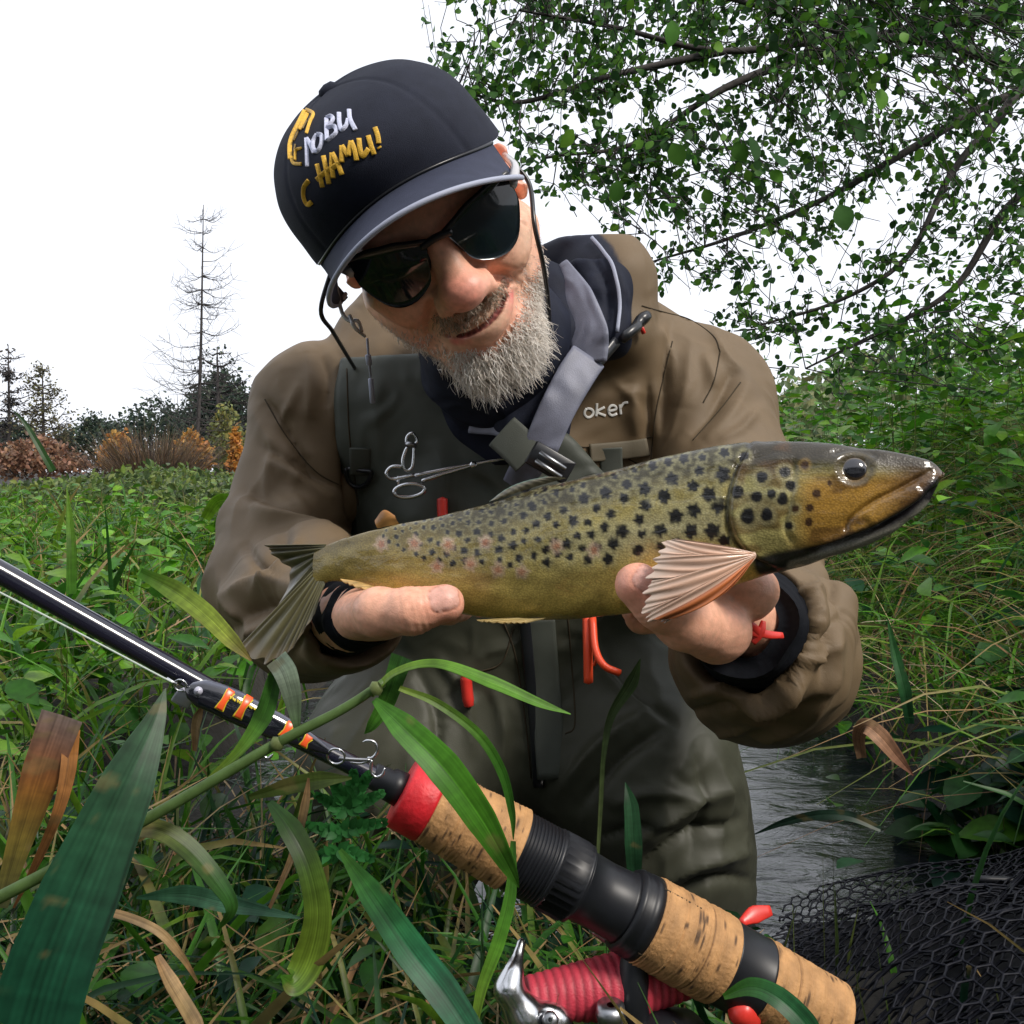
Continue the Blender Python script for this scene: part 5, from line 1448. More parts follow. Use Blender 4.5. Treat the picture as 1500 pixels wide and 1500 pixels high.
def hexnet(name, lay, cell, w, U, Vv, parent):
    s3 = math.sqrt(3)
    segs = []
    for i in range(int(U / (1.5 * cell)) + 1):
        for j in range(int(Vv / (s3 * cell)) + 1):
            cx, cy = 1.5 * cell * i, s3 * cell * (j + 0.5 * (i % 2))
            pts = [(cx + cell * math.cos(k * math.pi / 3), cy + cell * math.sin(k * math.pi / 3)) for k in range(6)]
            for k in (0, 1, 2): segs.append((pts[k], pts[k + 1]))
    sg = np.array(segs)
    t = np.linspace(0, 1, 3)[None, :, None]
    uv = sg[:, 0:1] * (1 - t) + sg[:, 1:2] * t
    p = net_surf(uv[..., 0], uv[..., 1], lay)
    T = nrm(p[:, -1:] - p[:, :1]); n1 = nrm(np.cross(T, np.array([0.1, 0.2, 1.0]))); n2 = np.cross(T, n1)
    rad = (w * np.array([1.5, 0.9, 1.5]))[None, :, None]
    ring = [p + rad * (math.cos(a) * n1 + math.sin(a) * n2) for a in (0, 1.57, 3.14, 4.71)]
    V_ = np.stack(ring, 2).reshape(-1, 3)
    F_ = (grid_faces(3, 4, True)[None] + (np.arange(len(sg)) * 12)[:, None, None]).reshape(-1, 4)
    return obj(name, V_, [F_], 'net', parent, kind='stuff')
hexnet('net_mesh', 0, 0.0085, 0.00075, 0.66, 0.52, net)
hexnet('net_mesh', 1, 0.0085, 0.00075, 0.66, 0.52, net)
hexnet('net_mesh', 2, 0.0070, 0.00085, 0.62, 0.50, net)
uu, vv = np.meshgrid(np.linspace(0.0, 0.62, 70), np.linspace(0, 0.50, 60), indexing='ij')
pb = net_surf(uu, vv, 2) - np.array([0, 0, 0.004])
obj('net_bag', pb.reshape(-1, 3), [grid_faces(70, 60)], 'net_dark', net)
hp_ = net_surf(np.linspace(0.16, 0.66, 40), np.full(40, 0.40), 1) + np.array([0, 0, 0.004])
mb = MB(); v, f = tube(hp_, 0.0032, 10); mb.add(v, f); mb.build('net_hoop', 'rod_black', net)
mb = MB(); v, f = ribbon([K(1085, 1352, 0.52), K(1105, 1340, 0.525), K(1128, 1334, 0.53)], [0.004, 0.010, 0.006], 0.0015, 10); mb.add(v, f); mb.build('net_tag', 'red_plastic', net, world=False)

# ------------------------------------------------------------------ plants
def blades(r, base, head, L, W, lean, droop, col, seg=7, fold=0.3, tipcol=None):
    n = len(base)
    t = np.linspace(0, 1, seg)[None, :, None]
    hd = np.stack([np.cos(head), np.sin(head), 0 * head], 1)[:, None]
    L_, le, dr = L[:, None, None], lean[:, None, None], droop[:, None, None]
    up = np.array([0, 0, 1.0])
    p = base[:, None] + up * L_ * (t * np.cos(le) - dr * t ** 2.4) + hd * L_ * (t * np.sin(le) + 0.75 * dr * t ** 2)
    sw = r.normal(size=(n, 1, 1)) * 0.12
    sd = np.stack([-np.sin(head), np.cos(head), 0 * head], 1)[:, None] * np.ones((1, seg, 1))
    p = p + sd * L_ * sw * t ** 2
    tw = (r.normal(size=(n, 1, 1)) * 0.8) * t
    T = nrm(np.gradient(p, axis=1)); nn = np.cross(T, sd)
    sd2 = sd * np.cos(tw) + nn * np.sin(tw); nn = nrm(np.cross(T, sd2))
    w_ = W[:, None, None] * np.minimum(1, 0.45 + t * 4) * np.clip(1 - t, 0.02, 1) ** 0.6
    V = np.stack([p - sd2 * w_ / 2, p - nn * w_ * fold * 0.5, p + sd2 * w_ / 2], 2)
    Fq = (grid_faces(seg, 3)[None] + (np.arange(n) * seg * 3)[:, None, None]).reshape(-1, 4)
    C = col[:, None, None] * np.array([1.0, 0.86, 1.0])[None, None, :, None] * np.ones((1, seg, 1, 1))
    if tipcol is not None:
        k = (smooth(0.45, 1, t) * (r.uniform(size=(n, 1, 1)) < 0.3))[:, :, None]
        C = C * (1 - k) + np.array(tipcol) * k
    return V.reshape(-1, 3), Fq, C.reshape(-1, 3), p
def leaves(r, pos, dr, nm, L, W, col, prof=(0.10, 0.80, 1.0, 0.72, 0.04), curl=0.25, fold=0.25):
    n = len(pos); m = len(prof)
    dr = nrm(dr); sd = nrm(np.cross(dr, nm)); nm = nrm(np.cross(sd, dr))
    t = np.linspace(0, 1, m)[None, :, None]
    c = pos[:, None] + dr[:, None] * (L[:, None, None] * t) - nm[:, None] * (L[:, None, None] * curl * t ** 2)
    w_ = (W[:, None] * np.array(prof)[None])[..., None] / 2
    V = np.stack([c - sd[:, None] * w_ + nm[:, None] * w_ * fold, c, c + sd[:, None] * w_ + nm[:, None] * w_ * fold], 2)
    Fq = (grid_faces(m, 3)[None] + (np.arange(n) * m * 3)[:, None, None]).reshape(-1, 4)
    C = col[:, None, None] * np.array([1.0, 1.15, 1.0])[None, None, :, None] * np.ones((1, m, 1, 1))
    return V.reshape(-1, 3), Fq, C.reshape(-1, 3)
def pick(r, cols, n, var=0.25):
    c = np.array(cols)[r.integers(0, len(cols), n)]
    return c * r.uniform(1 - var, 1 + var, (n, 1)) * r.uniform(0.92, 1.08, (n, 3))
KO = [(330, 975), (300, 900), (350, 620), (385, 250), (550, 80), (740, 220), (960, 430), (1140, 620), (1400, 640), (1395, 750), (1245, 840), (1255, 950), (1125, 1100), (1125, 1345),
      (1010, 1330), (760, 1190), (640, 1095), (540, 1105), (300, 990)]
KROD = [(-50, 790), (280, 965), (640, 1100), (780, 1190), (1110, 1350), (1260, 1480), (1200, 1560), (1000, 1440), (880, 1380), (560, 1200), (240, 1030), (-50, 880)]
KWAT = [(1070, 1090), (1185, 1085), (1205, 1150), (1218, 1260), (1195, 1335), (1105, 1335)]
KNET = [(1120, 1345), (1250, 1295), (1350, 1235), (1560, 1190), (1560, 1600), (1180, 1600)]
def keep(p, dmax=0.98, polys=(KO,), frac=1.0, r=None):
    """which plants stay clear of the angler (points n,s,3 in world)"""
    k = toK(p.reshape(-1, 3)); q = pix(k); d = -k[:, 2]
    bad = np.zeros(len(q), bool)
    for pl in polys: bad |= in_poly(q, pl)
    bad &= (d < dmax) & (d > 0)
    bad |= (d < 0.16) & (d > -0.05)
    return ~bad.reshape(p.shape[:2]).any(1)
def keep_d(p, poly, lo, hi):
    k = toK(p.reshape(-1, 3)); q = pix(k); d = -k[:, 2]
    return ~(in_poly(q, poly) & (d > lo) & (d < hi)).reshape(p.shape[:2]).any(1)
GREEN = [(0.035, 0.13, 0.012), (0.05, 0.16, 0.012), (0.025, 0.09, 0.015), (0.085, 0.18, 0.015), (0.02, 0.075, 0.022)]
DEEP = [(0.010, 0.050, 0.016), (0.016, 0.065, 0.012), (0.010, 0.040, 0.022), (0.03, 0.08, 0.012)]
BRIGHT = [(0.09, 0.25, 0.012), (0.13, 0.27, 0.018), (0.06, 0.20, 0.012)]
DRY = [(0.30, 0.20, 0.09), (0.24, 0.13, 0.05), (0.36, 0.27, 0.15), (0.16, 0.09, 0.04)]
def field(name, label, r, n, xr, yr, Lr, Wr, cols, m='leaf', lean=(0.05, 0.6), droop=(0.1, 0.6), polys=(KO,), dmax=0.98, cond=None, water=True, seg=7, tip=(0.30, 0.20, 0.08), zoff=0.0):
    x, y = r.uniform(*xr, n), r.uniform(*yr, n)
    z = ground_h(x, y) + zoff
    ok = z > -0.02
    if cond is not None: ok &= cond(x, y)
    x, y, z = x[ok], y[ok], z[ok]; n = len(x)
    V, Fq, C, p = blades(r, np.stack([x, y, z - 0.01], 1), r.uniform(0, 6.28, n), r.uniform(*Lr, n), r.uniform(*Wr, n), r.uniform(*lean, n), r.uniform(*droop, n), pick(r, cols, n), seg, tipcol=tip)
    k = keep(p, dmax, polys)
    if water: k &= keep_d(p, KWAT, 0.0, 2.2) | (r.uniform(size=n) < 0.05)
    k &= keep_d(p, KROD, 0.0, 0.47) & (keep_d(p, KNET, 0.0, 0.95) | (r.uniform(size=n) < 0.015))
    vi = np.repeat(k, seg * 3)
    idx = np.cumsum(vi) - 1
    Fq = Fq.reshape(n, -1, 4)[k].reshape(-1, 4)
    if not k.any(): return None
    o = obj(name, V[vi], [idx[Fq]], m, None, C[vi], kind='stuff')
    return tag(o, label, 'grass')
r = np.random.default_rng(21)
# near bank
field('grass', 'tangled deep green grass under the fishing rod', r, 5200, (-0.75, 0.75), (0.26, 0.86), (0.07, 0.26), (0.003, 0.008), DEEP + GREEN[:2], polys=(KO,))
field('grass', 'mid green reed blades rising round the rod grip', r, 700, (-0.75, 0.7), (0.28, 0.86), (0.15, 0.32), (0.006, 0.014), GREEN, lean=(0.1, 0.8))
field('dry_grass', 'withered brown grass matted on the near bank', r, 1900, (-0.75, 0.7), (0.26, 0.84), (0.06, 0.24), (0.002, 0.007), DRY, 'dry', lean=(0.4, 1.3), droop=(0.0, 0.5), tip=None)
# left bank
left = lambda x, y: (x - chan_c(y) < -0.44)
field('grass', 'fresh green grass on the bank behind the rod tip', r, 6500, (-3.2, -0.3), (0.75, 4.6), (0.12, 0.30), (0.004, 0.010), GREEN[:4] + BRIGHT + [(0.16, 0.30, 0.02)], cond=left)
field('grass', 'tall bright reed blades on the bank below the hedge', r, 520, (-2.6, -0.4), (0.8, 3.6), (0.2, 0.42), (0.010, 0.022), BRIGHT + GREEN, cond=left, lean=(0.1, 0.7))
field('dry_grass', 'pale dry stalks among the grass below the hedge', r, 700, (-2.8, -0.35), (0.75, 4), (0.15, 0.36), (0.002, 0.005), DRY, 'dry', cond=left, lean=(0.2, 1.1), tip=None)
# right bank
right = lambda x, y: (x - chan_c(y) > 0.40)
field('grass', 'arching grass covering the steep bank beside the water', r, 17000, (0.42, 3.4), (0.75, 5.0), (0.16, 0.50), (0.003, 0.008), GREEN + BRIGHT + [(0.17, 0.22, 0.04)], cond=right, lean=(0.1, 0.9), droop=(0.3, 1.1))
field('dry_grass', 'straw coloured dead grass hanging on the steep bank', r, 8000, (0.42, 3.2), (0.75, 4.6), (0.14, 0.42), (0.002, 0.005), DRY + [(0.42, 0.33, 0.2)], 'dry', cond=right, lean=(0.2, 1.2), droop=(0.2, 1.0), tip=None)
# broad-leaved herbs
def herbs(name, label, r, n, xr, yr, hr, per, Lr, cols, cond, cat='plant', polys=(KO,), dmax=0.98, prof=(0.10, 0.80, 1.0, 0.72, 0.04), lean=0.25):
    x, y = r.uniform(*xr, n), r.uniform(*yr, n)
    ok = cond(x, y); x, y = x[ok], y[ok]; n = len(x)
    b = np.stack([x, y, ground_h(x, y) - 0.01], 1)
    hgt = r.uniform(*hr, n)
    tipd = nrm(np.stack([r.normal(size=n) * lean, r.normal(size=n) * lean, np.ones(n)], 1))
    pp = np.repeat(np.arange(n), per)
    t = np.tile(np.linspace(0.25, 1.0, per), n) + r.uniform(-0.06, 0.06, n * per)
    pos = b[pp] + tipd[pp] * (hgt[pp] * t)[:, None] + r.normal(size=(n * per, 3)) * 0.006
    az = r.uniform(0, 6.28, n * per)
    dr = np.stack([np.cos(az), np.sin(az), r.uniform(-0.35, 0.5, n * per)], 1)
    nm = np.stack([r.normal(size=n * per) * 0.35, r.normal(size=n * per) * 0.35, np.ones(n * per)], 1)
    L = r.uniform(*Lr, n * per) * (1.15 - 0.4 * t)
    V, Fq, C = leaves(r, pos, dr, nm, L, L * r.uniform(0.45, 0.75, n * per), pick(r, cols, n * per), prof)
    m = len(prof) * 3
    ctr = np.stack([pos, pos + nrm(dr) * L[:, None]], 1)
    k = keep(ctr, dmax, polys) & (keep_d(ctr, KWAT, 0, 2.2)) & keep_d(ctr, KROD, 0, 0.47) & keep_d(ctr, KNET, 0, 0.95)
    vi = np.repeat(k, m); idx = np.cumsum(vi) - 1
    mb = MB(); mb.add(V[vi], idx[Fq.reshape(len(k), -1, 4)[k].reshape(-1, 4)], C[vi])
    # stems
    sv, sf, sc, sp = blades(r, b, r.uniform(0, 6.28, n), hgt, np.full(n, 0.004), np.full(n, 0.05), np.zeros(n), pick(r, [(0.08, 0.11, 0.03)], n), 3)
    ks = keep(sp, dmax, polys); vi = np.repeat(ks, 9); idx = np.cumsum(vi) - 1
    if ks.any(): mb.add(sv[vi], idx[sf.reshape(n, -1, 4)[ks].reshape(-1, 4)], sc[vi])
    return tag(mb.build(name, 'leaf', None, kind='stuff'), label, cat)
herbs('ground_cover', 'low leafy herbs on the bank behind the rod tip', r, 900, (-3.0, -0.35), (0.8, 4.4), (0.08, 0.26), 7, (0.03, 0.075), GREEN[:2] + BRIGHT + [(0.15, 0.30, 0.02)], left)
herbs('ground_cover', 'leafy herbs growing on the steep bank beside the water', r, 800, (0.5, 3.4), (0.85, 4.6), (0.10, 0.38), 7, (0.03, 0.075), GREEN + BRIGHT + DEEP[:2], right)
herbs('ground_cover', 'tall nettle thicket under the overhanging tree', r, 420, (1.0, 3.6), (1.6, 5.0), (0.40, 0.85), 14, (0.04, 0.085), GREEN[:2] + BRIGHT, right, lean=0.18)
herbs('ground_cover', 'dark nettle leaves between the landing net and the water', r, 150, (0.42, 0.95), (0.72, 1.15), (0.05, 0.20), 8, (0.04, 0.085), DEEP, lambda x, y: (x - chan_c(y) > 0.40))
herbs('ground_cover', 'small dark leaves in the tangle below the rod', r, 330, (-0.6, 0.35), (0.34, 0.85), (0.03, 0.14), 6, (0.018, 0.05), DEEP + GREEN[:1], lambda x, y: ground_h(x, y) > 0)

# ---- hero leaves and stems of the near bank
def hero_leaf(name, pts, widths, cols, parent=None, fold=0.22, n=70, m='leaf', tilt=0.0, ribs=5, seed=0):
    """a single long leaf: a folded blade with ribs, following photo points at their depths"""
    c = cr([K(*p) for p in pts], n)
    ww = np.interp(np.linspace(0, 1, n), np.linspace(0, 1, len(widths)), widths)
    T = nrm(np.gradient(c, axis=0)); vw = nrm(-c); sd = nrm(np.cross(T, vw)); nn = nrm(np.cross(sd, T))
    q = np.random.default_rng(seed + int(abs(pts[0][0])))
    tl = tilt + 0.25 * np.sin(np.linspace(0, 4, n) + q.uniform(0, 6))
    sd2 = sd * np.cos(tl)[:, None] + nn * np.sin(tl)[:, None]; nn2 = nrm(np.cross(sd2, T))
    k = 25
    s_ = np.linspace(-1, 1, k)
    V = c[:, None] + sd2[:, None] * (s_[None, :, None] * ww[:, None, None] / 2) + nn2[:, None] * ((np.abs(s_)[None, :, None] * fold + 0.012 * np.cos(s_ * 36)[None, :, None]) * ww[:, None, None] / 2)
    colp = cr(np.array(cols, float), n) if len(cols) > 1 else np.tile(cols[0], (n, 1))
    C = colp[:, None] * (1 + 0.12 * np.cos(s_ * 36))[None, :, None] * (1 + 0.05 * q.normal(size=(n, 1, 1)))
    C[:, 12] *= 1.35
    st_ = noise(np.stack(np.broadcast_arrays(s_[None, :] * 9 + 3 * q.uniform(), np.linspace(0, 1, n)[:, None] * 2.2, 0.7), -1).reshape(-1, 3), 2.2, 3, 0).reshape(n, k)
    C *= (1 + 0.30 * st_)[..., None]
    wear = 0.6 * smooth(0.85, 1.25, noise(V.reshape(-1, 3), 160, 3, 3).reshape(n, k))[..., None]
    C = C * (1 - 0.7 * wear) + np.array([0.20, 0.15, 0.06]) * 0.7 * wear
    blot = noise(V.reshape(-1, 3), 90, 2, 2).reshape(n, k)
    C = C * (1 - 0.35 * smooth(0.5, 1.1, blot))[..., None]
    V2 = np.concatenate([V.reshape(-1, 3), (V - nn2[:, None] * 0.0003).reshape(-1, 3)])
    fq = grid_faces(n, k)
    mb = MB(); mb.add(V2, np.concatenate([fq, fq[:, ::-1] + n * k]), np.concatenate([np.clip(C, 0.004, 1).reshape(-1, 3)] * 2))
    return mb.build(name, m, parent, world=False)
def px_w(w, d): return w / F * d
GL = (0.055, 0.17, 0.02); GB = (0.008, 0.055, 0.028); GY = (0.16, 0.24, 0.03); GD = (0.03, 0.09, 0.02); BR = (0.28, 0.13, 0.04)
reed = thing('reed_plant', 'green reed stem slanting across the rod, with arching leaves at its top', 'reed', tuple(P(-20, 1330, 0.40)))
mb = MB()
v, f = tube(cr([K(-60, 1345, .375), K(100, 1262, .378), K(250, 1180, .380), K(400, 1092, .383), K(500, 1040, .386), K(562, 1000, .388)], 40), np.linspace(0.0027, 0.0019, 40), 12); mb.add(v, f, (0.10, 0.17, 0.05))
mb.build('stem', 'leaf', reed, world=False)
for x, y in ((182, 1217), (400, 1093), (545, 1012)):
    mb = MB(); c0 = K(x, y, 0.3815); c1 = K(x + 12, y - 7, 0.3815); v, f = lathe(c0, c1, [(0, 0.0022), (0.5, 0.0034), (1, 0.0022)], 12); mb.add(v, f, (0.16, 0.2, 0.07)); mb.build('stem_node', 'leaf', reed, world=False)
hero_leaf('leaf', [(545, 1018, .388), (580, 985, .386), (640, 973, .384), (720, 1000, .382), (790, 1030, .382), (836, 1046, .383)], [px_w(14, .385), px_w(16, .385), px_w(18, .385), px_w(22, .385), px_w(14, .385), 0.0004], [GY, (0.10, 0.24, 0.02), (0.10, 0.26, 0.02)], reed, tilt=0.7)
hero_leaf('leaf', [(548, 1025, .386), (590, 1065, .378), (650, 1125, .372), (705, 1200, .370), (745, 1270, .372), (760, 1300, .375)], [px_w(10, .38), px_w(40, .38), px_w(50, .38), px_w(44, .38), px_w(22, .38), 0.0004], [GL, (0.06, 0.20, 0.015), GL], reed)
hero_leaf('leaf', [(585, 1008, .388), (640, 1030, .388), (700, 1075, .388), (735, 1130, .389), (750, 1190, .390), (752, 1230, .391)], [px_w(8, .38), px_w(13, .38), px_w(15, .38), px_w(15, .38), px_w(11, .38), 0.0004], [GY, GL, GL], reed)
hero_leaf('leaf', [(590, 962, .392), (580, 990, .392), (565, 1030, .392), (545, 1062, .392), (534, 1075, .392)], [px_w(34, .39), px_w(30, .39), px_w(26, .39), px_w(16, .39), 0.0004], [GD, GL, GL], reed)
def hero(name, label, cat, pts, w, cols, m='leaf', **kw):
    o = hero_leaf(name, pts, w, cols, None, m=m, **kw)
    o['label'] = label; o['category'] = cat
    return o
hero('reed', 'broad blue green reed blade standing in front of the slanting stem', 'reed blade', [(35, 1560, .34), (70, 1430, .345), (120, 1300, .355), (185, 1150, .37), (225, 1060, .385), (243, 1008, .395)], [px_w(130, .34), px_w(120, .345), px_w(112, .355), px_w(80, .37), px_w(34, .38), 0.0004], [GB, (0.010, 0.062, 0.030), (0.03, 0.085, 0.04), (0.05, 0.10, 0.045)], fold=0.12)
hero('dead_reed', 'rotting brown reed blade with a broken flat top', 'reed blade', [(0, 1330, .40), (30, 1230, .40), (62, 1130, .40), (92, 1048, .40)], [px_w(20, .4), px_w(36, .4), px_w(54, .4), px_w(60, .4)], [(0.05, 0.06, 0.02), (0.16, 0.12, 0.02), (0.22, 0.085, 0.025), (0.20, 0.15, 0.13)], 'dry', fold=0.1)
hero('dead_reed', 'curling strip of brown reed hanging from the broken blade', 'reed blade', [(105, 1070, .405), (100, 1130, .40), (85, 1190, .40), (55, 1260, .41), (20, 1330, .42)], [px_w(24, .4), px_w(22, .4), px_w(16, .4), px_w(12, .4), 0.001], [(0.34, 0.14, 0.03), (0.25, 0.11, 0.04)], 'dry')
hero('reed', 'olive reed blade curled into a hook below the slanting stem', 'reed blade', [(395, 1175, .41), (425, 1215, .40), (452, 1270, .395), (465, 1340, .395), (452, 1405, .395), (430, 1440, .39), (412, 1430, .385)], [px_w(10, .4), px_w(34, .4), px_w(36, .4), px_w(40, .4), px_w(48, .4), px_w(40, .4), 0.001], [GD, (0.05, 0.10, 0.015), (0.12, 0.19, 0.02), GL])
hero('reed', 'twisted reed blade with a yellowing fold left of the hooked one', 'reed blade', [(170, 1225, .395), (225, 1215, .39), (270, 1240, .39), (315, 1290, .388), (338, 1330, .39), (320, 1362, .395)], [px_w(10, .39), px_w(28, .39), px_w(34, .39), px_w(34, .39), px_w(24, .39), 0.001], [(0.20, 0.20, 0.05), (0.07, 0.10, 0.02), GD, GL], tilt=0.5)
hero('reed', 'pale silvery reed blade folded over the lure', 'reed blade', [(405, 965, .395), (418, 985, .392), (428, 1020, .392), (434, 1060, .393), (438, 1085, .395)], [px_w(34, .39), px_w(34, .39), px_w(28, .39), px_w(12, .39), 0.0006], [(0.20, 0.26, 0.20), (0.17, 0.23, 0.15), GL], fold=0.1)
hero('reed', 'slim dark reed blade meeting the silvery one at its fold', 'reed blade', [(404, 966, .397), (400, 1000, .395), (385, 1050, .392), (350, 1100, .388), (300, 1145, .388)], [px_w(8, .39), px_w(22, .39), px_w(28, .39), px_w(16, .39), 0.001], [GL, GL, GY])
hero('reed', 'yellow green reed blade with a brown tip leaning at the sleeve', 'reed blade', [(205, 838, .60), (255, 865, .60), (300, 900, .59), (340, 940, .58), (368, 968, .575)], [px_w(14, .6), px_w(30, .6), px_w(30, .6), px_w(22, .6), 0.001], [GL, GY, (0.20, 0.25, 0.03), (0.24, 0.17, 0.05)])
hero('reed', 'broad glossy blade crossing the bottom below the red ring', 'reed blade', [(498, 1245, .40), (545, 1310, .39), (600, 1390, .38), (650, 1455, .375), (700, 1530, .37)], [0.002, px_w(38, .39), px_w(48, .38), px_w(50, .375), px_w(40, .37)], [GL, (0.015, 0.11, 0.04), (0.012, 0.09, 0.04)], fold=0.12)
hero('reed', 'bright narrow blade bending down in front of the cork grip', 'reed blade', [(752, 1232, .395), (748, 1310, .39), (730, 1380, .385), (705, 1450, .38), (690, 1530, .375)], [px_w(8, .39), px_w(18, .39), px_w(20, .39), px_w(16, .39), px_w(8, .38)], [GL, (0.08, 0.22, 0.02), GY])
hero('reed', 'upright pointed blade between the rod grip and the waders', 'reed blade', [(930, 1290, .60), (928, 1235, .60), (924, 1180, .605), (916, 1146, .61)], [px_w(20, .6), px_w(26, .6), px_w(22, .6), 0.0006], [(0.02, 0.07, 0.03), (0.02, 0.08, 0.03)])
hero('reed', 'thin green stalk standing before the dark waders', 'stalk', [(876, 1250, .60), (880, 1180, .60), (884, 1110, .60), (895, 1050, .605), (925, 1000, .61), (938, 965, .615)], [px_w(5, .6), px_w(6, .6), px_w(7, .6), px_w(12, .6), px_w(20, .6), 0.0006], [(0.10, 0.13, 0.05), (0.07, 0.14, 0.04)])
hero('reed', 'long upright yellow green blade at the hedge foot', 'reed blade', [(104, 870, .75), (105, 810, .75), (102, 760, .755), (98, 715, .76)], [px_w(14, .75), px_w(14, .75), px_w(10, .75), 0.0006], [GL, (0.13, 0.26, 0.02)])
hero('reed', 'dark thin blade tip crossing the brown shrub', 'reed blade', [(78, 690, .80), (55, 650, .80), (35, 618, .80), (18, 600, .80)], [px_w(10, .8), px_w(9, .8), px_w(6, .8), 0.0006], [GD, (0.02, 0.05, 0.02)])
hero('dead_reed', 'reddish brown blade bent double above the water edge', 'reed blade', [(1262, 1110, .93), (1258, 1080, .92), (1268, 1064, .90), (1290, 1080, .89), (1315, 1110, .89), (1338, 1136, .89)], [px_w(14, .9), px_w(18, .9), px_w(24, .9), px_w(26, .9), px_w(18, .9), 0.001], [(0.30, 0.18, 0.10), (0.36, 0.20, 0.11), (0.24, 0.10, 0.06)], 'dry')
hero('reed', 'upright dark green blade on the steep bank above the bent brown one', 'reed blade', [(1333, 1060, .95), (1325, 1010, .95), (1312, 960, .96), (1300, 905, .97)], [px_w(12, .95), px_w(18, .95), px_w(14, .95), 0.0008], [(0.02, 0.08, 0.03), (0.03, 0.13, 0.03)])
hero('reed', 'dark blade arching over the water beside the net', 'reed blade', [(1105, 1222, .80), (1150, 1204, .79), (1200, 1194, .78), (1245, 1196, .775), (1290, 1215, .77)], [0.0008, px_w(10, .8), px_w(14, .8), px_w(14, .8), px_w(8, .8)], [(0.01, 0.03, 0.02), (0.02, 0.05, 0.03)])
hero('reed', 'curved blade lying over the rod butt and the net', 'reed blade', [(1060, 1460, .41), (1100, 1446, .405), (1140, 1462, .40), (1180, 1500, .395), (1210, 1550, .39)], [px_w(8, .4), px_w(26, .4), px_w(32, .4), px_w(34, .4), px_w(20, .4)], [GL, (0.02, 0.10, 0.03), (0.02, 0.09, 0.03)])
hero('reed', 'dark olive blade laid across the stem under the lure', 'reed blade', [(365, 1168, .42), (420, 1152, .42), (470, 1143, .42), (515, 1140, .42)], [px_w(8, .42), px_w(24, .42), px_w(26, .42), 0.001], [(0.05, 0.08, 0.015), (0.08, 0.12, 0.02)])
hero('reed', 'flat blue green blade lying low behind the hooked one', 'reed blade', [(200, 1315, .42), (270, 1310, .42), (340, 1325, .42), (440, 1345, .42)], [0.001, px_w(28, .42), px_w(26, .42), 0.001], [(0.03, 0.10, 0.05), (0.05, 0.14, 0.08)])
hero('reed', 'arched bright blade tipping over the hedge foot beside the sleeve', 'reed blade', [(300, 760, 1.15), (318, 735, 1.15), (340, 735, 1.15), (362, 755, 1.15)], [px_w(16, 1.1), px_w(20, 1.1), px_w(20, 1.1), px_w(10, 1.1)], [BRIGHT[1], BRIGHT[0]])
for i, (pts, w, lab) in enumerate([([(285, 1100, .43), (288, 1060, .425), (296, 1035, .42)], 16, 'short withered leaf hanging under the lure body'), ([(395, 1330, .42), (430, 1250, .415), (447, 1180, .41), (452, 1140, .41)], 14, 'dry upright leaf beside the lacy fern'),
        ([(70, 1340, .39), (150, 1335, .385), (225, 1360, .385), (265, 1400, .39), (290, 1440, .40)], 12, 'long dry leaf curling below the blue green blade'), ([(230, 1400, .385), (250, 1440, .38), (285, 1500, .38), (300, 1540, .38)], 24, 'ragged brown leaf at the foot of the curling dry one')]):
    hero('dead_leaf', lab, 'dry leaf', [p for p in pts], [px_w(w * 0.4, .4), px_w(w, .4), px_w(w, .4), 0.001], [DRY[1], DRY[0], DRY[1]], 'dry', tilt=0.4)
# lacy fern-like leaf
fern = thing('lacy_leaf_plant', 'lacy cut green leaf growing just left of the red ring', 'plant', tuple(P(505, 1290, .43)))
mb = MB(); v, f = tube(cr([K(470, 1330, .43), K(492, 1270, .43), K(505, 1220, .43), K(515, 1165, .43)], 14), 0.0011, 6); mb.add(v, f, (0.07, 0.14, 0.03)); mb.build('stalk', 'leaf', fern, world=False)
q = np.random.default_rng(4)
for bx, by, ang, L in [(515, 1168, -85, 34), (510, 1185, -25, 52), (508, 1190, -150, 46), (503, 1215, -10, 58), (500, 1222, -165, 50), (497, 1245, 15, 46), (494, 1250, 170, 40), (512, 1175, -55, 48), (508, 1180, -120, 42)]:
    mb = MB(); a0 = math.radians(ang)
    for j in range(7):
        t = j / 6; cx, cy = bx + L * t * math.cos(a0), by + L * t * math.sin(a0)
        for s in (-1, 1):
            aa = a0 + s * (1.0 - 0.6 * t); l = (1 - 0.55 * t) * 19
            p0, p1 = K(cx, cy, 0.428), K(cx + l * math.cos(aa), cy + l * math.sin(aa), 0.426 + q.uniform(-.003, .003))
            V_, F_, C_ = leaves(q, np.array([p0]), np.array([p1 - p0]), np.array([[0.2 * s, 0.1, 1.0]]), np.array([np.linalg.norm(p1 - p0)]), np.array([0.0042]), np.array([[0.03, 0.15, 0.035]]) * q.uniform(0.7, 1.3), (0.5, 1, 0.9, 0.5, 0.05), 0.1, 0.2)
            mb.add(V_, F_, C_)
    mb.build('leaflet', 'leaf', fern, world=False)

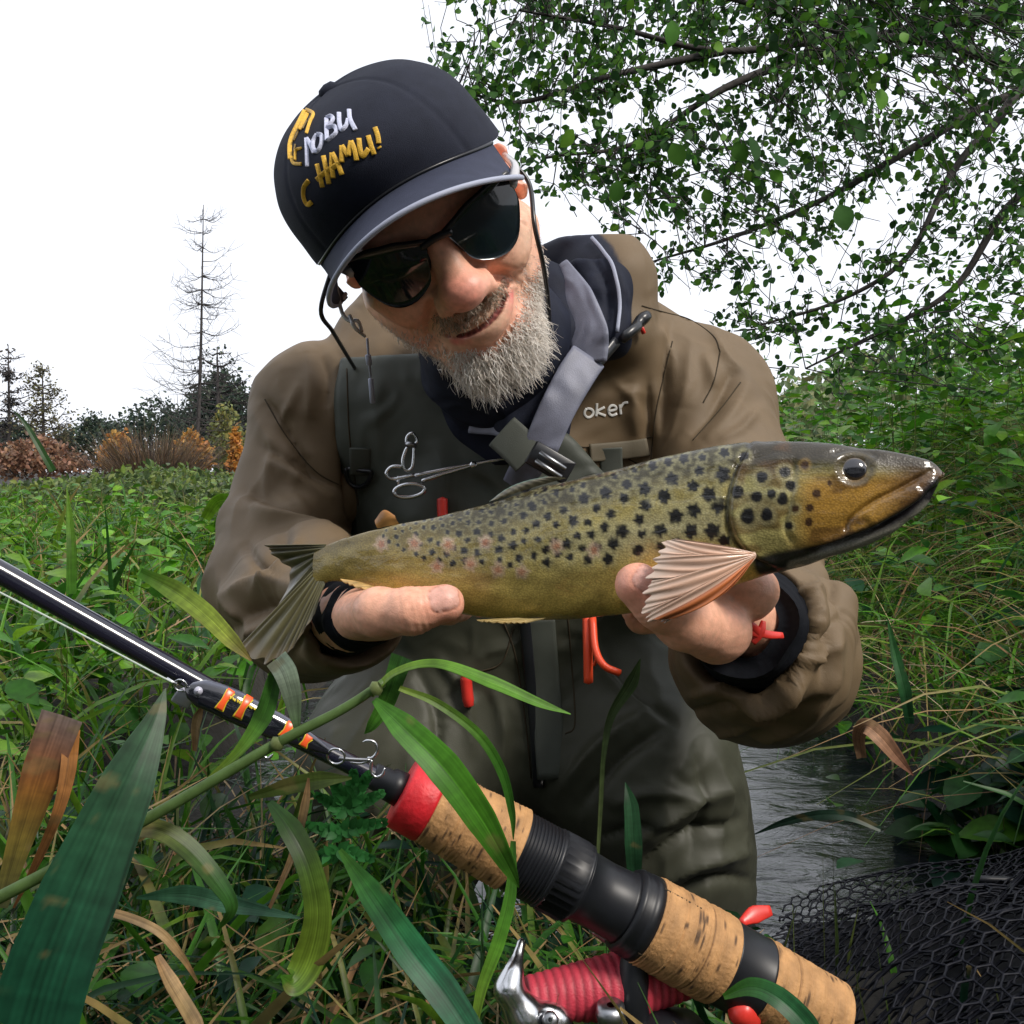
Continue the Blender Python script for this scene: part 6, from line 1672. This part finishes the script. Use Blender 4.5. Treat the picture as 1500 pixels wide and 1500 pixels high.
# ---- hedge and far field on the left
def mass(name, label, r, n, box, Lr, cols, cat, hfun, m='leaf', kind='stuff'):
    x, y = r.uniform(box[0], box[1], n), r.uniform(box[2], box[3], n)
    top = hfun(x, y); z = ground_h(x, y) + top * r.uniform(0.0, 1.0, n) ** 0.5
    dr = nrm(r.normal(size=(n, 3)) + [0, -0.3, 0.25]); nm = nrm(r.normal(size=(n, 3)) * 0.7 + [0, -0.4, 0.8])
    L = r.uniform(*Lr, n)
    V, Fq, C = leaves(r, np.stack([x, y, z], 1), dr, nm, L, L * 0.55, pick(r, cols, n, 0.35))
    o = obj(name, V, [Fq], m, None, C, kind=kind)
    return tag(o, label, cat)
hf = lambda x, y: (0.22 + 0.07 * np.sin(x * 2.1 + y) + 0.05 * np.sin(x * 5.3 - 2 * y) + 0.03 * np.sin(x * 13)) * smooth(4.3, 5.2, y)
mass('hedge', 'low bramble hedge along the edge of the field', r, 42000, (-6.5, 0.2, 4.4, 8.0), (0.022, 0.055), [(0.10, 0.15, 0.03), (0.07, 0.12, 0.03), (0.13, 0.17, 0.04), (0.05, 0.08, 0.03)], 'hedge', hf)
mass('hedge', 'pale green scrub beyond the steep bank', r, 12000, (1.2, 6.5, 5.0, 9.0), (0.05, 0.10), [(0.13, 0.20, 0.07), (0.09, 0.15, 0.05), (0.2, 0.22, 0.1)], 'scrub', lambda x, y: 0.55 + 0.2 * np.sin(x * 3) + 0.12 * np.sin(x * 7 + y))
def shrub(name, label, px, py_top, py_bot, wpx, d, cols, n, lsize, cat='shrub', m='leaf', shape='round', stems=True, group=None):
    b = P(px, py_bot, d); t = P(px, py_top, d); Hh_ = t[2] - b[2]; Wm = wpx / F * d
    root = thing(name, label, cat, (b[0], b[1], ground_h(b[0], b[1]).item()), group)
    q = np.random.default_rng(int(px * 7 + d))
    u = nrm(q.normal(size=(n, 3))) * (q.uniform(size=(n, 1)) ** 0.4)
    clump = nrm(q.normal(size=(26, 3))) * 0.75
    ci = q.integers(0, 26, n)
    u = np.where(q.uniform(size=(n, 1)) < 0.75, clump[ci] + q.normal(size=(n, 3)) * 0.20, u)
    zz_ = (u[:, 2] + 1) / 2
    tap = np.interp(zz_, [0, 0.25, 0.6, 1], [0.75, 1, 0.85, 0.45]) if shape == 'round' else np.interp(zz_, [0, 0.2, 1], [1, 0.9, 0.12])
    pos = b + np.stack([u[:, 0] * Wm / 2 * tap, u[:, 1] * Wm / 2 * tap, zz_ * Hh_], 1)
    L = q.uniform(0.6, 1.4, n) * lsize
    V, Fq, C = leaves(q, pos, nrm(q.normal(size=(n, 3)) + [0, 0, 0.3]), nrm(q.normal(size=(n, 3)) + [0, -0.3, 0.6]), L, L * 0.6, pick(q, cols, n, 0.35))
    obj('crown', V, [Fq], m, root, C)
    mb = MB()
    for k in range(7):
        e = pos[q.integers(0, n)]
        mid_p = (b + e) / 2 + q.normal(size=3) * 0.05 * Wm
        g0 = np.array([b[0], b[1], root.location[2] - 0.05])
        v, f = tube(cr([g0, mid_p, e], 8), np.linspace(0.03, 0.008, 8) * max(0.3, Hh_ * 0.5), 6); mb.add(v, f, (0.05, 0.04, 0.03))
    mb.build('trunk', 'bark', root)
    return root
ORANGE = [(0.42, 0.20, 0.04), (0.34, 0.15, 0.04), (0.46, 0.27, 0.08), (0.25, 0.16, 0.05)]
BROWN = [(0.20, 0.10, 0.06), (0.15, 0.09, 0.06), (0.26, 0.15, 0.09)]
PINE = [(0.035, 0.055, 0.04), (0.045, 0.07, 0.045), (0.06, 0.075, 0.05), (0.03, 0.045, 0.04)]
shrub('autumn_shrub', 'rusty brown shrub standing behind the hedge, widest of the autumn shrubs', 55, 640, 705, 150, 10, BROWN, 2600, 0.05)
shrub('autumn_shrub', 'orange shrub tucked against the left of the brown tussock', 175, 632, 702, 62, 10.5, ORANGE, 1500, 0.05)
shrub('autumn_shrub', 'orange shrub between the brown tussock and the bare tree', 283, 632, 700, 60, 10.5, ORANGE, 1400, 0.05)
shrub('autumn_shrub', 'narrow orange spire shaped shrub beside the sleeve', 346, 628, 700, 30, 10, [(0.5, 0.24, 0.05), (0.42, 0.2, 0.06)], 700, 0.05, shape='cone')
shrub('autumn_shrub', 'yellow green shrub at the foot of the dark tree', 335, 590, 700, 70, 18, [(0.17, 0.19, 0.06), (0.12, 0.14, 0.05), (0.22, 0.2, 0.06)], 1200, 0.09)
q = np.random.default_rng(9)
b0 = P(225, 705, 9.6)
n = 1500
bx = np.stack([b0[0] + q.normal(size=n) * 0.13, b0[1] + q.normal(size=n) * 0.13, np.full(n, ground_h(b0[0], b0[1]).item())], 1)
outw = np.arctan2(bx[:, 1] - b0[1], bx[:, 0] - b0[0]) + q.normal(size=n) * 0.4
V, Fq, C, _ = blades(q, bx, outw, q.uniform(0.55, 0.95, n), np.full(n, 0.012), q.uniform(0.05, 0.75, n), q.uniform(0.0, 0.25, n), pick(q, [(0.12, 0.085, 0.05), (0.17, 0.11, 0.06), (0.08, 0.06, 0.05)], n), 5)
ts = thing('grass_tussock', 'fountain shaped brown grass tussock behind the hedge', 'tussock', tuple(b0))
o = obj('blades', V, [Fq], 'dry', ts, C, kind='stuff')
for i, (px, tp, wpx, d, lab) in enumerate([(330, 545, 110, 34, 'dark dense tree right of the bare larch'), (225, 582, 150, 40, 'dark spreading tree behind the brown tussock'), (140, 612, 130, 46, 'low dark tree over the left orange shrub'),
        (20, 618, 110, 46, 'dark tree at the foot of the thin bare birch'), (290, 572, 100, 44, 'dark tree right behind the larch trunk'), (400, 600, 120, 48, 'dark tree half hidden behind the sleeve'), (1165, 575, 110, 40, 'pale far tree showing past the jacket shoulder')]):
    shrub('dark_tree' if px < 1000 else 'far_tree', lab, px, tp, 690, wpx, d, PINE if px < 1000 else [(0.16, 0.20, 0.13), (0.12, 0.15, 0.1)], 5000, 0.16, 'tree', 'leaf_dark', group='trees beyond the field')
def bare_tree(name, label, px, top, bot, d, r0, nb, spread, lw, drop=0.1, leafc=None, nleaf=0, bend=(0, 0)):
    b = P(px, bot, d); t_ = P(px + bend[0], top, d); gz = ground_h(b[0], b[1]).item()
    root = thing(name, label, 'tree', (b[0], b[1], gz))
    q = np.random.default_rng(int(px + 3))
    tr = cr([np.array([b[0], b[1], gz - 0.1]), b * 0.6 + t_ * 0.4 + [0.04, 0, 0], t_], 24)
    mb = MB(); v, f = tube(tr, np.linspace(r0, r0 * 0.12, 24), 8); mb.add(v, f); mb.build('trunk', 'bark', root)
    mb = MB(); ends = []
    for k in range(nb):
        u = q.uniform(0.24, 0.99); p0 = tr[int(u * 23)]
        az = q.uniform(0, 6.28); L = spread * (1.15 - u) * q.uniform(0.4, 1.2) + 0.12
        dirn = np.array([math.cos(az), math.sin(az) * 0.6, q.uniform(-0.15, 0.45)])
        e = p0 + dirn * L; mid_p = (p0 + e) / 2 + np.array([0, 0, -drop * L]) + q.normal(size=3) * 0.03
        br = cr([p0, mid_p, e], 8)
        v, f = tube(br, np.linspace(lw, lw * 0.35, 8), 4, cap=False); mb.add(v, f)
        for j in range(6):
            s0 = br[q.integers(2, 8)]; e2 = s0 + (dirn * 0.5 + q.normal(size=3) * 0.6) * L * 0.33
            v, f = tube(cr([s0, (s0 + e2) / 2 + q.normal(size=3) * 0.02, e2], 4), np.linspace(lw * 0.5, lw * 0.25, 4), 3, cap=False); mb.add(v, f); ends += [e2, (s0 + e2) / 2]
    mb.build('crown', 'bark', root)
    if nleaf:
        ends = np.array(ends)[q.integers(0, len(ends), nleaf)] + q.normal(size=(nleaf, 3)) * 0.12
        Ls = q.uniform(0.5, 1.2, nleaf) * 0.13
        V, Fq, C = leaves(q, ends, nrm(q.normal(size=(nleaf, 3))), nrm(q.normal(size=(nleaf, 3)) + [0, -0.4, 0.5]), Ls, Ls * 0.7, pick(q, leafc, nleaf, 0.3))
        obj('foliage', V, [Fq], 'leaf_dark', root, C, kind='stuff')
    return root
bare_tree('larch_tree', 'tall bare larch with thin drooping twigs standing alone', 285, 300, 690, 16, 0.050, 120, 1.25, 0.0075, 0.16, bend=(13, 0))
bare_tree('bare_tree', 'bare branching tree rising out of the dark dense tree', 318, 508, 690, 30, 0.14, 46, 2.2, 0.03, leafc=PINE, nleaf=500)
bare_tree('birch_tree', 'thin bare birch with dark nests in its crown', 12, 505, 690, 40, 0.13, 40, 1.8, 0.035, leafc=[(0.08, 0.07, 0.06)], nleaf=300)
bare_tree('birch_tree', 'sparse yellowing birch right of the one with nests', 62, 535, 690, 40, 0.13, 55, 2.0, 0.03, leafc=[(0.16, 0.15, 0.07), (0.11, 0.10, 0.06)], nleaf=1500)
for x, y in ((12, 551), (15, 590), (8, 622)):
    c0 = P(x, y, 40); q = np.random.default_rng(x + y); n = 160
    V, Fq, C = leaves(q, c0 + q.normal(size=(n, 3)) * 0.13, nrm(q.normal(size=(n, 3))), nrm(q.normal(size=(n, 3))), np.full(n, 0.2), np.full(n, 0.04), pick(q, [(0.03, 0.03, 0.03)], n))
    tag(obj('bird_nest', V, [Fq], 'leaf_dark', None, C), {551: 'topmost', 590: 'middle', 622: 'lowest'}[y] + ' dark round nest in the thin bare birch', 'nest', 'nests in the birch')

# ---- the overhanging alder on the steep bank
tree = thing('alder_tree', 'alder leaning out over the stream with small round leaves', 'tree', (3.1, 3.0, ground_h(3.1, 3.0).item()))
tz = tree.location[2]
mb = MB(); v, f = tube(cr([(3.1, 3.0, tz - 0.1), (3.0, 2.95, 0.9), (2.75, 2.85, 1.7), (2.6, 2.7, 2.4), (2.4, 2.6, 3.2)], 30), np.linspace(0.12, 0.05, 30), 14); mb.add(v, f); mb.build('trunk', 'bark', tree)
LIMB = [[(1800, 190, 2.9), (1560, 130, 2.5), (1400, 70, 2.3), (1250, 55, 2.2), (1060, 75, 2.1), (900, 40, 2.05), (760, 15, 2.0)],
        [(1800, 150, 2.9), (1540, 120, 2.6), (1450, 190, 2.5), (1390, 260, 2.45), (1330, 375, 2.4), (1230, 440, 2.4), (1100, 480, 2.4)],
        [(1700, 80, 2.8), (1480, 140, 2.6), (1340, 215, 2.5), (1220, 285, 2.5), (1080, 345, 2.4), (950, 385, 2.4)],
        [(1500, 20, 2.4), (1350, 40, 2.3), (1180, 85, 2.2), (1060, 130, 2.1), (930, 210, 2.1), (800, 230, 2.05)],
        [(1800, 340, 2.8), (1560, 280, 2.5), (1480, 300, 2.4), (1400, 420, 2.4), (1300, 480, 2.4), (1180, 540, 2.4)],
        [(1250, 55, 2.2), (1150, 20, 2.2), (950, -30, 2.2), (800, -40, 2.2)],
        [(1060, 75, 2.1), (900, 110, 2.05), (760, 150, 2.0), (670, 130, 2.0)],
        [(1500, -60, 2.2), (1300, -20, 2.0), (1150, 10, 1.9)]]
lp = []
for i, l_ in enumerate(LIMB):
    c = cr([P(*p) for p in l_], 40)
    mb = MB(); v, f = tube(c, np.linspace(0.017 if i < 5 else 0.009, 0.0025, 40), 10); mb.add(v, f); mb.build('limb', 'bark', tree)
    lp.append(c)
lp = np.concatenate(lp)
q = np.random.default_rng(33)
REG = [(600, 20), (650, 130), (720, 215), (780, 300), (880, 330), (960, 420), (1090, 560), (1300, 600), (1620, 560), (1650, -120), (640, -120)]
CA = np.array([q.uniform(600, 1650, 4000), q.uniform(-120, 620, 4000)]).T
CA = CA[in_poly(CA, REG)]
dens = np.interp(CA[:, 1] + 0.35 * (1500 - CA[:, 0]) * -0.2, [-200, 150, 300, 420, 600], [1, 1, 0.62, 0.42, 0.5]) * np.interp(CA[:, 0], [600, 750, 1000, 1500], [0.45, 0.75, 0.9, 1])
CA = CA[q.uniform(size=len(CA)) < dens * 0.58]
LP, LD, LN, LS, LCc = [], [], [], [], []
mb = MB()
for x, y in CA:
    e = P(x, y, q.uniform(1.7, 2.9))
    k = np.argsort(np.linalg.norm(lp - e, axis=1))[q.integers(0, 5)]
    s0 = lp[k]
    L = np.linalg.norm(e - s0)
    if L > 0.30: s0 = e + (s0 - e) * (0.30 / L)
    tw = cr([s0, s0 * 0.67 + e * 0.33 + q.normal(size=3) * 0.028, s0 * 0.33 + e * 0.67 + q.normal(size=3) * 0.028, e], 9)
    v, f = tube(tw, np.linspace(0.0016, 0.0006, 9), 4, cap=False); mb.add(v, f)
    nl = q.integers(7, 15)
    for j in range(nl):
        u = q.uniform(0.25, 1.0); p = tw[int(u * 8)] + q.normal(size=3) * 0.010
        LP.append(p); LD.append(nrm(q.normal(size=3) + [0, -0.2, -0.5])); LN.append(nrm(q.normal(size=3) + [0, -0.2, 0.7])); LS.append(q.uniform(0.011, 0.026))
mb.build('twigs', 'bark', tree, kind='stuff')
LP, LD, LN, LS = map(np.array, (LP, LD, LN, LS))
kp = toK(LP); pxl = pix(kp)
big = np.array([(1135, 225, 0.052), (1128, 252, 0.030), (1032, 277, 0.030), (1252, 185, 0.042), (1100, 200, 0.050), (840, 190, 0.040), (1262, 40, 0.05), (985, 210, 0.045), (1075, 210, 0.04), (905, 265, 0.04), (985, 30, 0.045), (1230, 300, 0.05), (1290, 130, 0.04)])
LP = np.concatenate([LP, [P(x, y, 1.75) for x, y, _ in big]]); LD = np.concatenate([LD, nrm(q.normal(size=(len(big), 3)) * 0.3 + [0.2, 0, -1])]); LN = np.concatenate([LN, nrm(q.normal(size=(len(big), 3)) * 0.4 + [0, -1, 0.2])]); LS = np.concatenate([LS, big[:, 2]])
LCc = pick(q, [(0.035, 0.10, 0.02), (0.05, 0.14, 0.02), (0.025, 0.07, 0.02), (0.08, 0.19, 0.02)], len(LP), 0.3)
PR = (0.15, 0.75, 1.0, 0.95, 0.7, 0.10)
ap = LS / np.maximum(-toK(LP)[:, 2], 0.3)
vis = (pix(toK(LP)) > -20).all(1) & (pix(toK(LP)) < 1520).all(1)
order = np.argsort(-ap * vis)
top, rest = order[:290], order[290:]
V, Fq, C = leaves(q, LP[rest], LD[rest], LN[rest], LS[rest], LS[rest] * 0.78, LCc[rest], PR, 0.15, 0.15)
obj('foliage', V, [Fq], 'leaf_dark', tree, C, kind='stuff')
for k in top:
    V, Fq, C = leaves(q, LP[k:k + 1], LD[k:k + 1], LN[k:k + 1], LS[k:k + 1], LS[k:k + 1] * 0.8, LCc[k:k + 1] * 1.15, PR, 0.15, 0.15)
    obj('leaf', V, [Fq], 'leaf_dark', tree, C)
# ---- unseen thicket added behind the camera to cut the front sky light
n = 9000
pos = np.stack([q.uniform(-5, 6, n), q.uniform(-4.2, -2.4, n), q.uniform(0, 1, n) ** 0.8 * 3.2], 1)
Ls = q.uniform(0.10, 0.22, n)
V, Fq, C = leaves(q, pos, nrm(q.normal(size=(n, 3))), nrm(q.normal(size=(n, 3)) + [0, 0.5, 0.4]), Ls, Ls * 0.7, pick(q, DEEP, n))
tag(obj('added_thicket', V, [Fq], 'leaf_dark', None, C, kind='stuff'), 'unseen dark thicket added behind the camera to block front light', 'thicket')
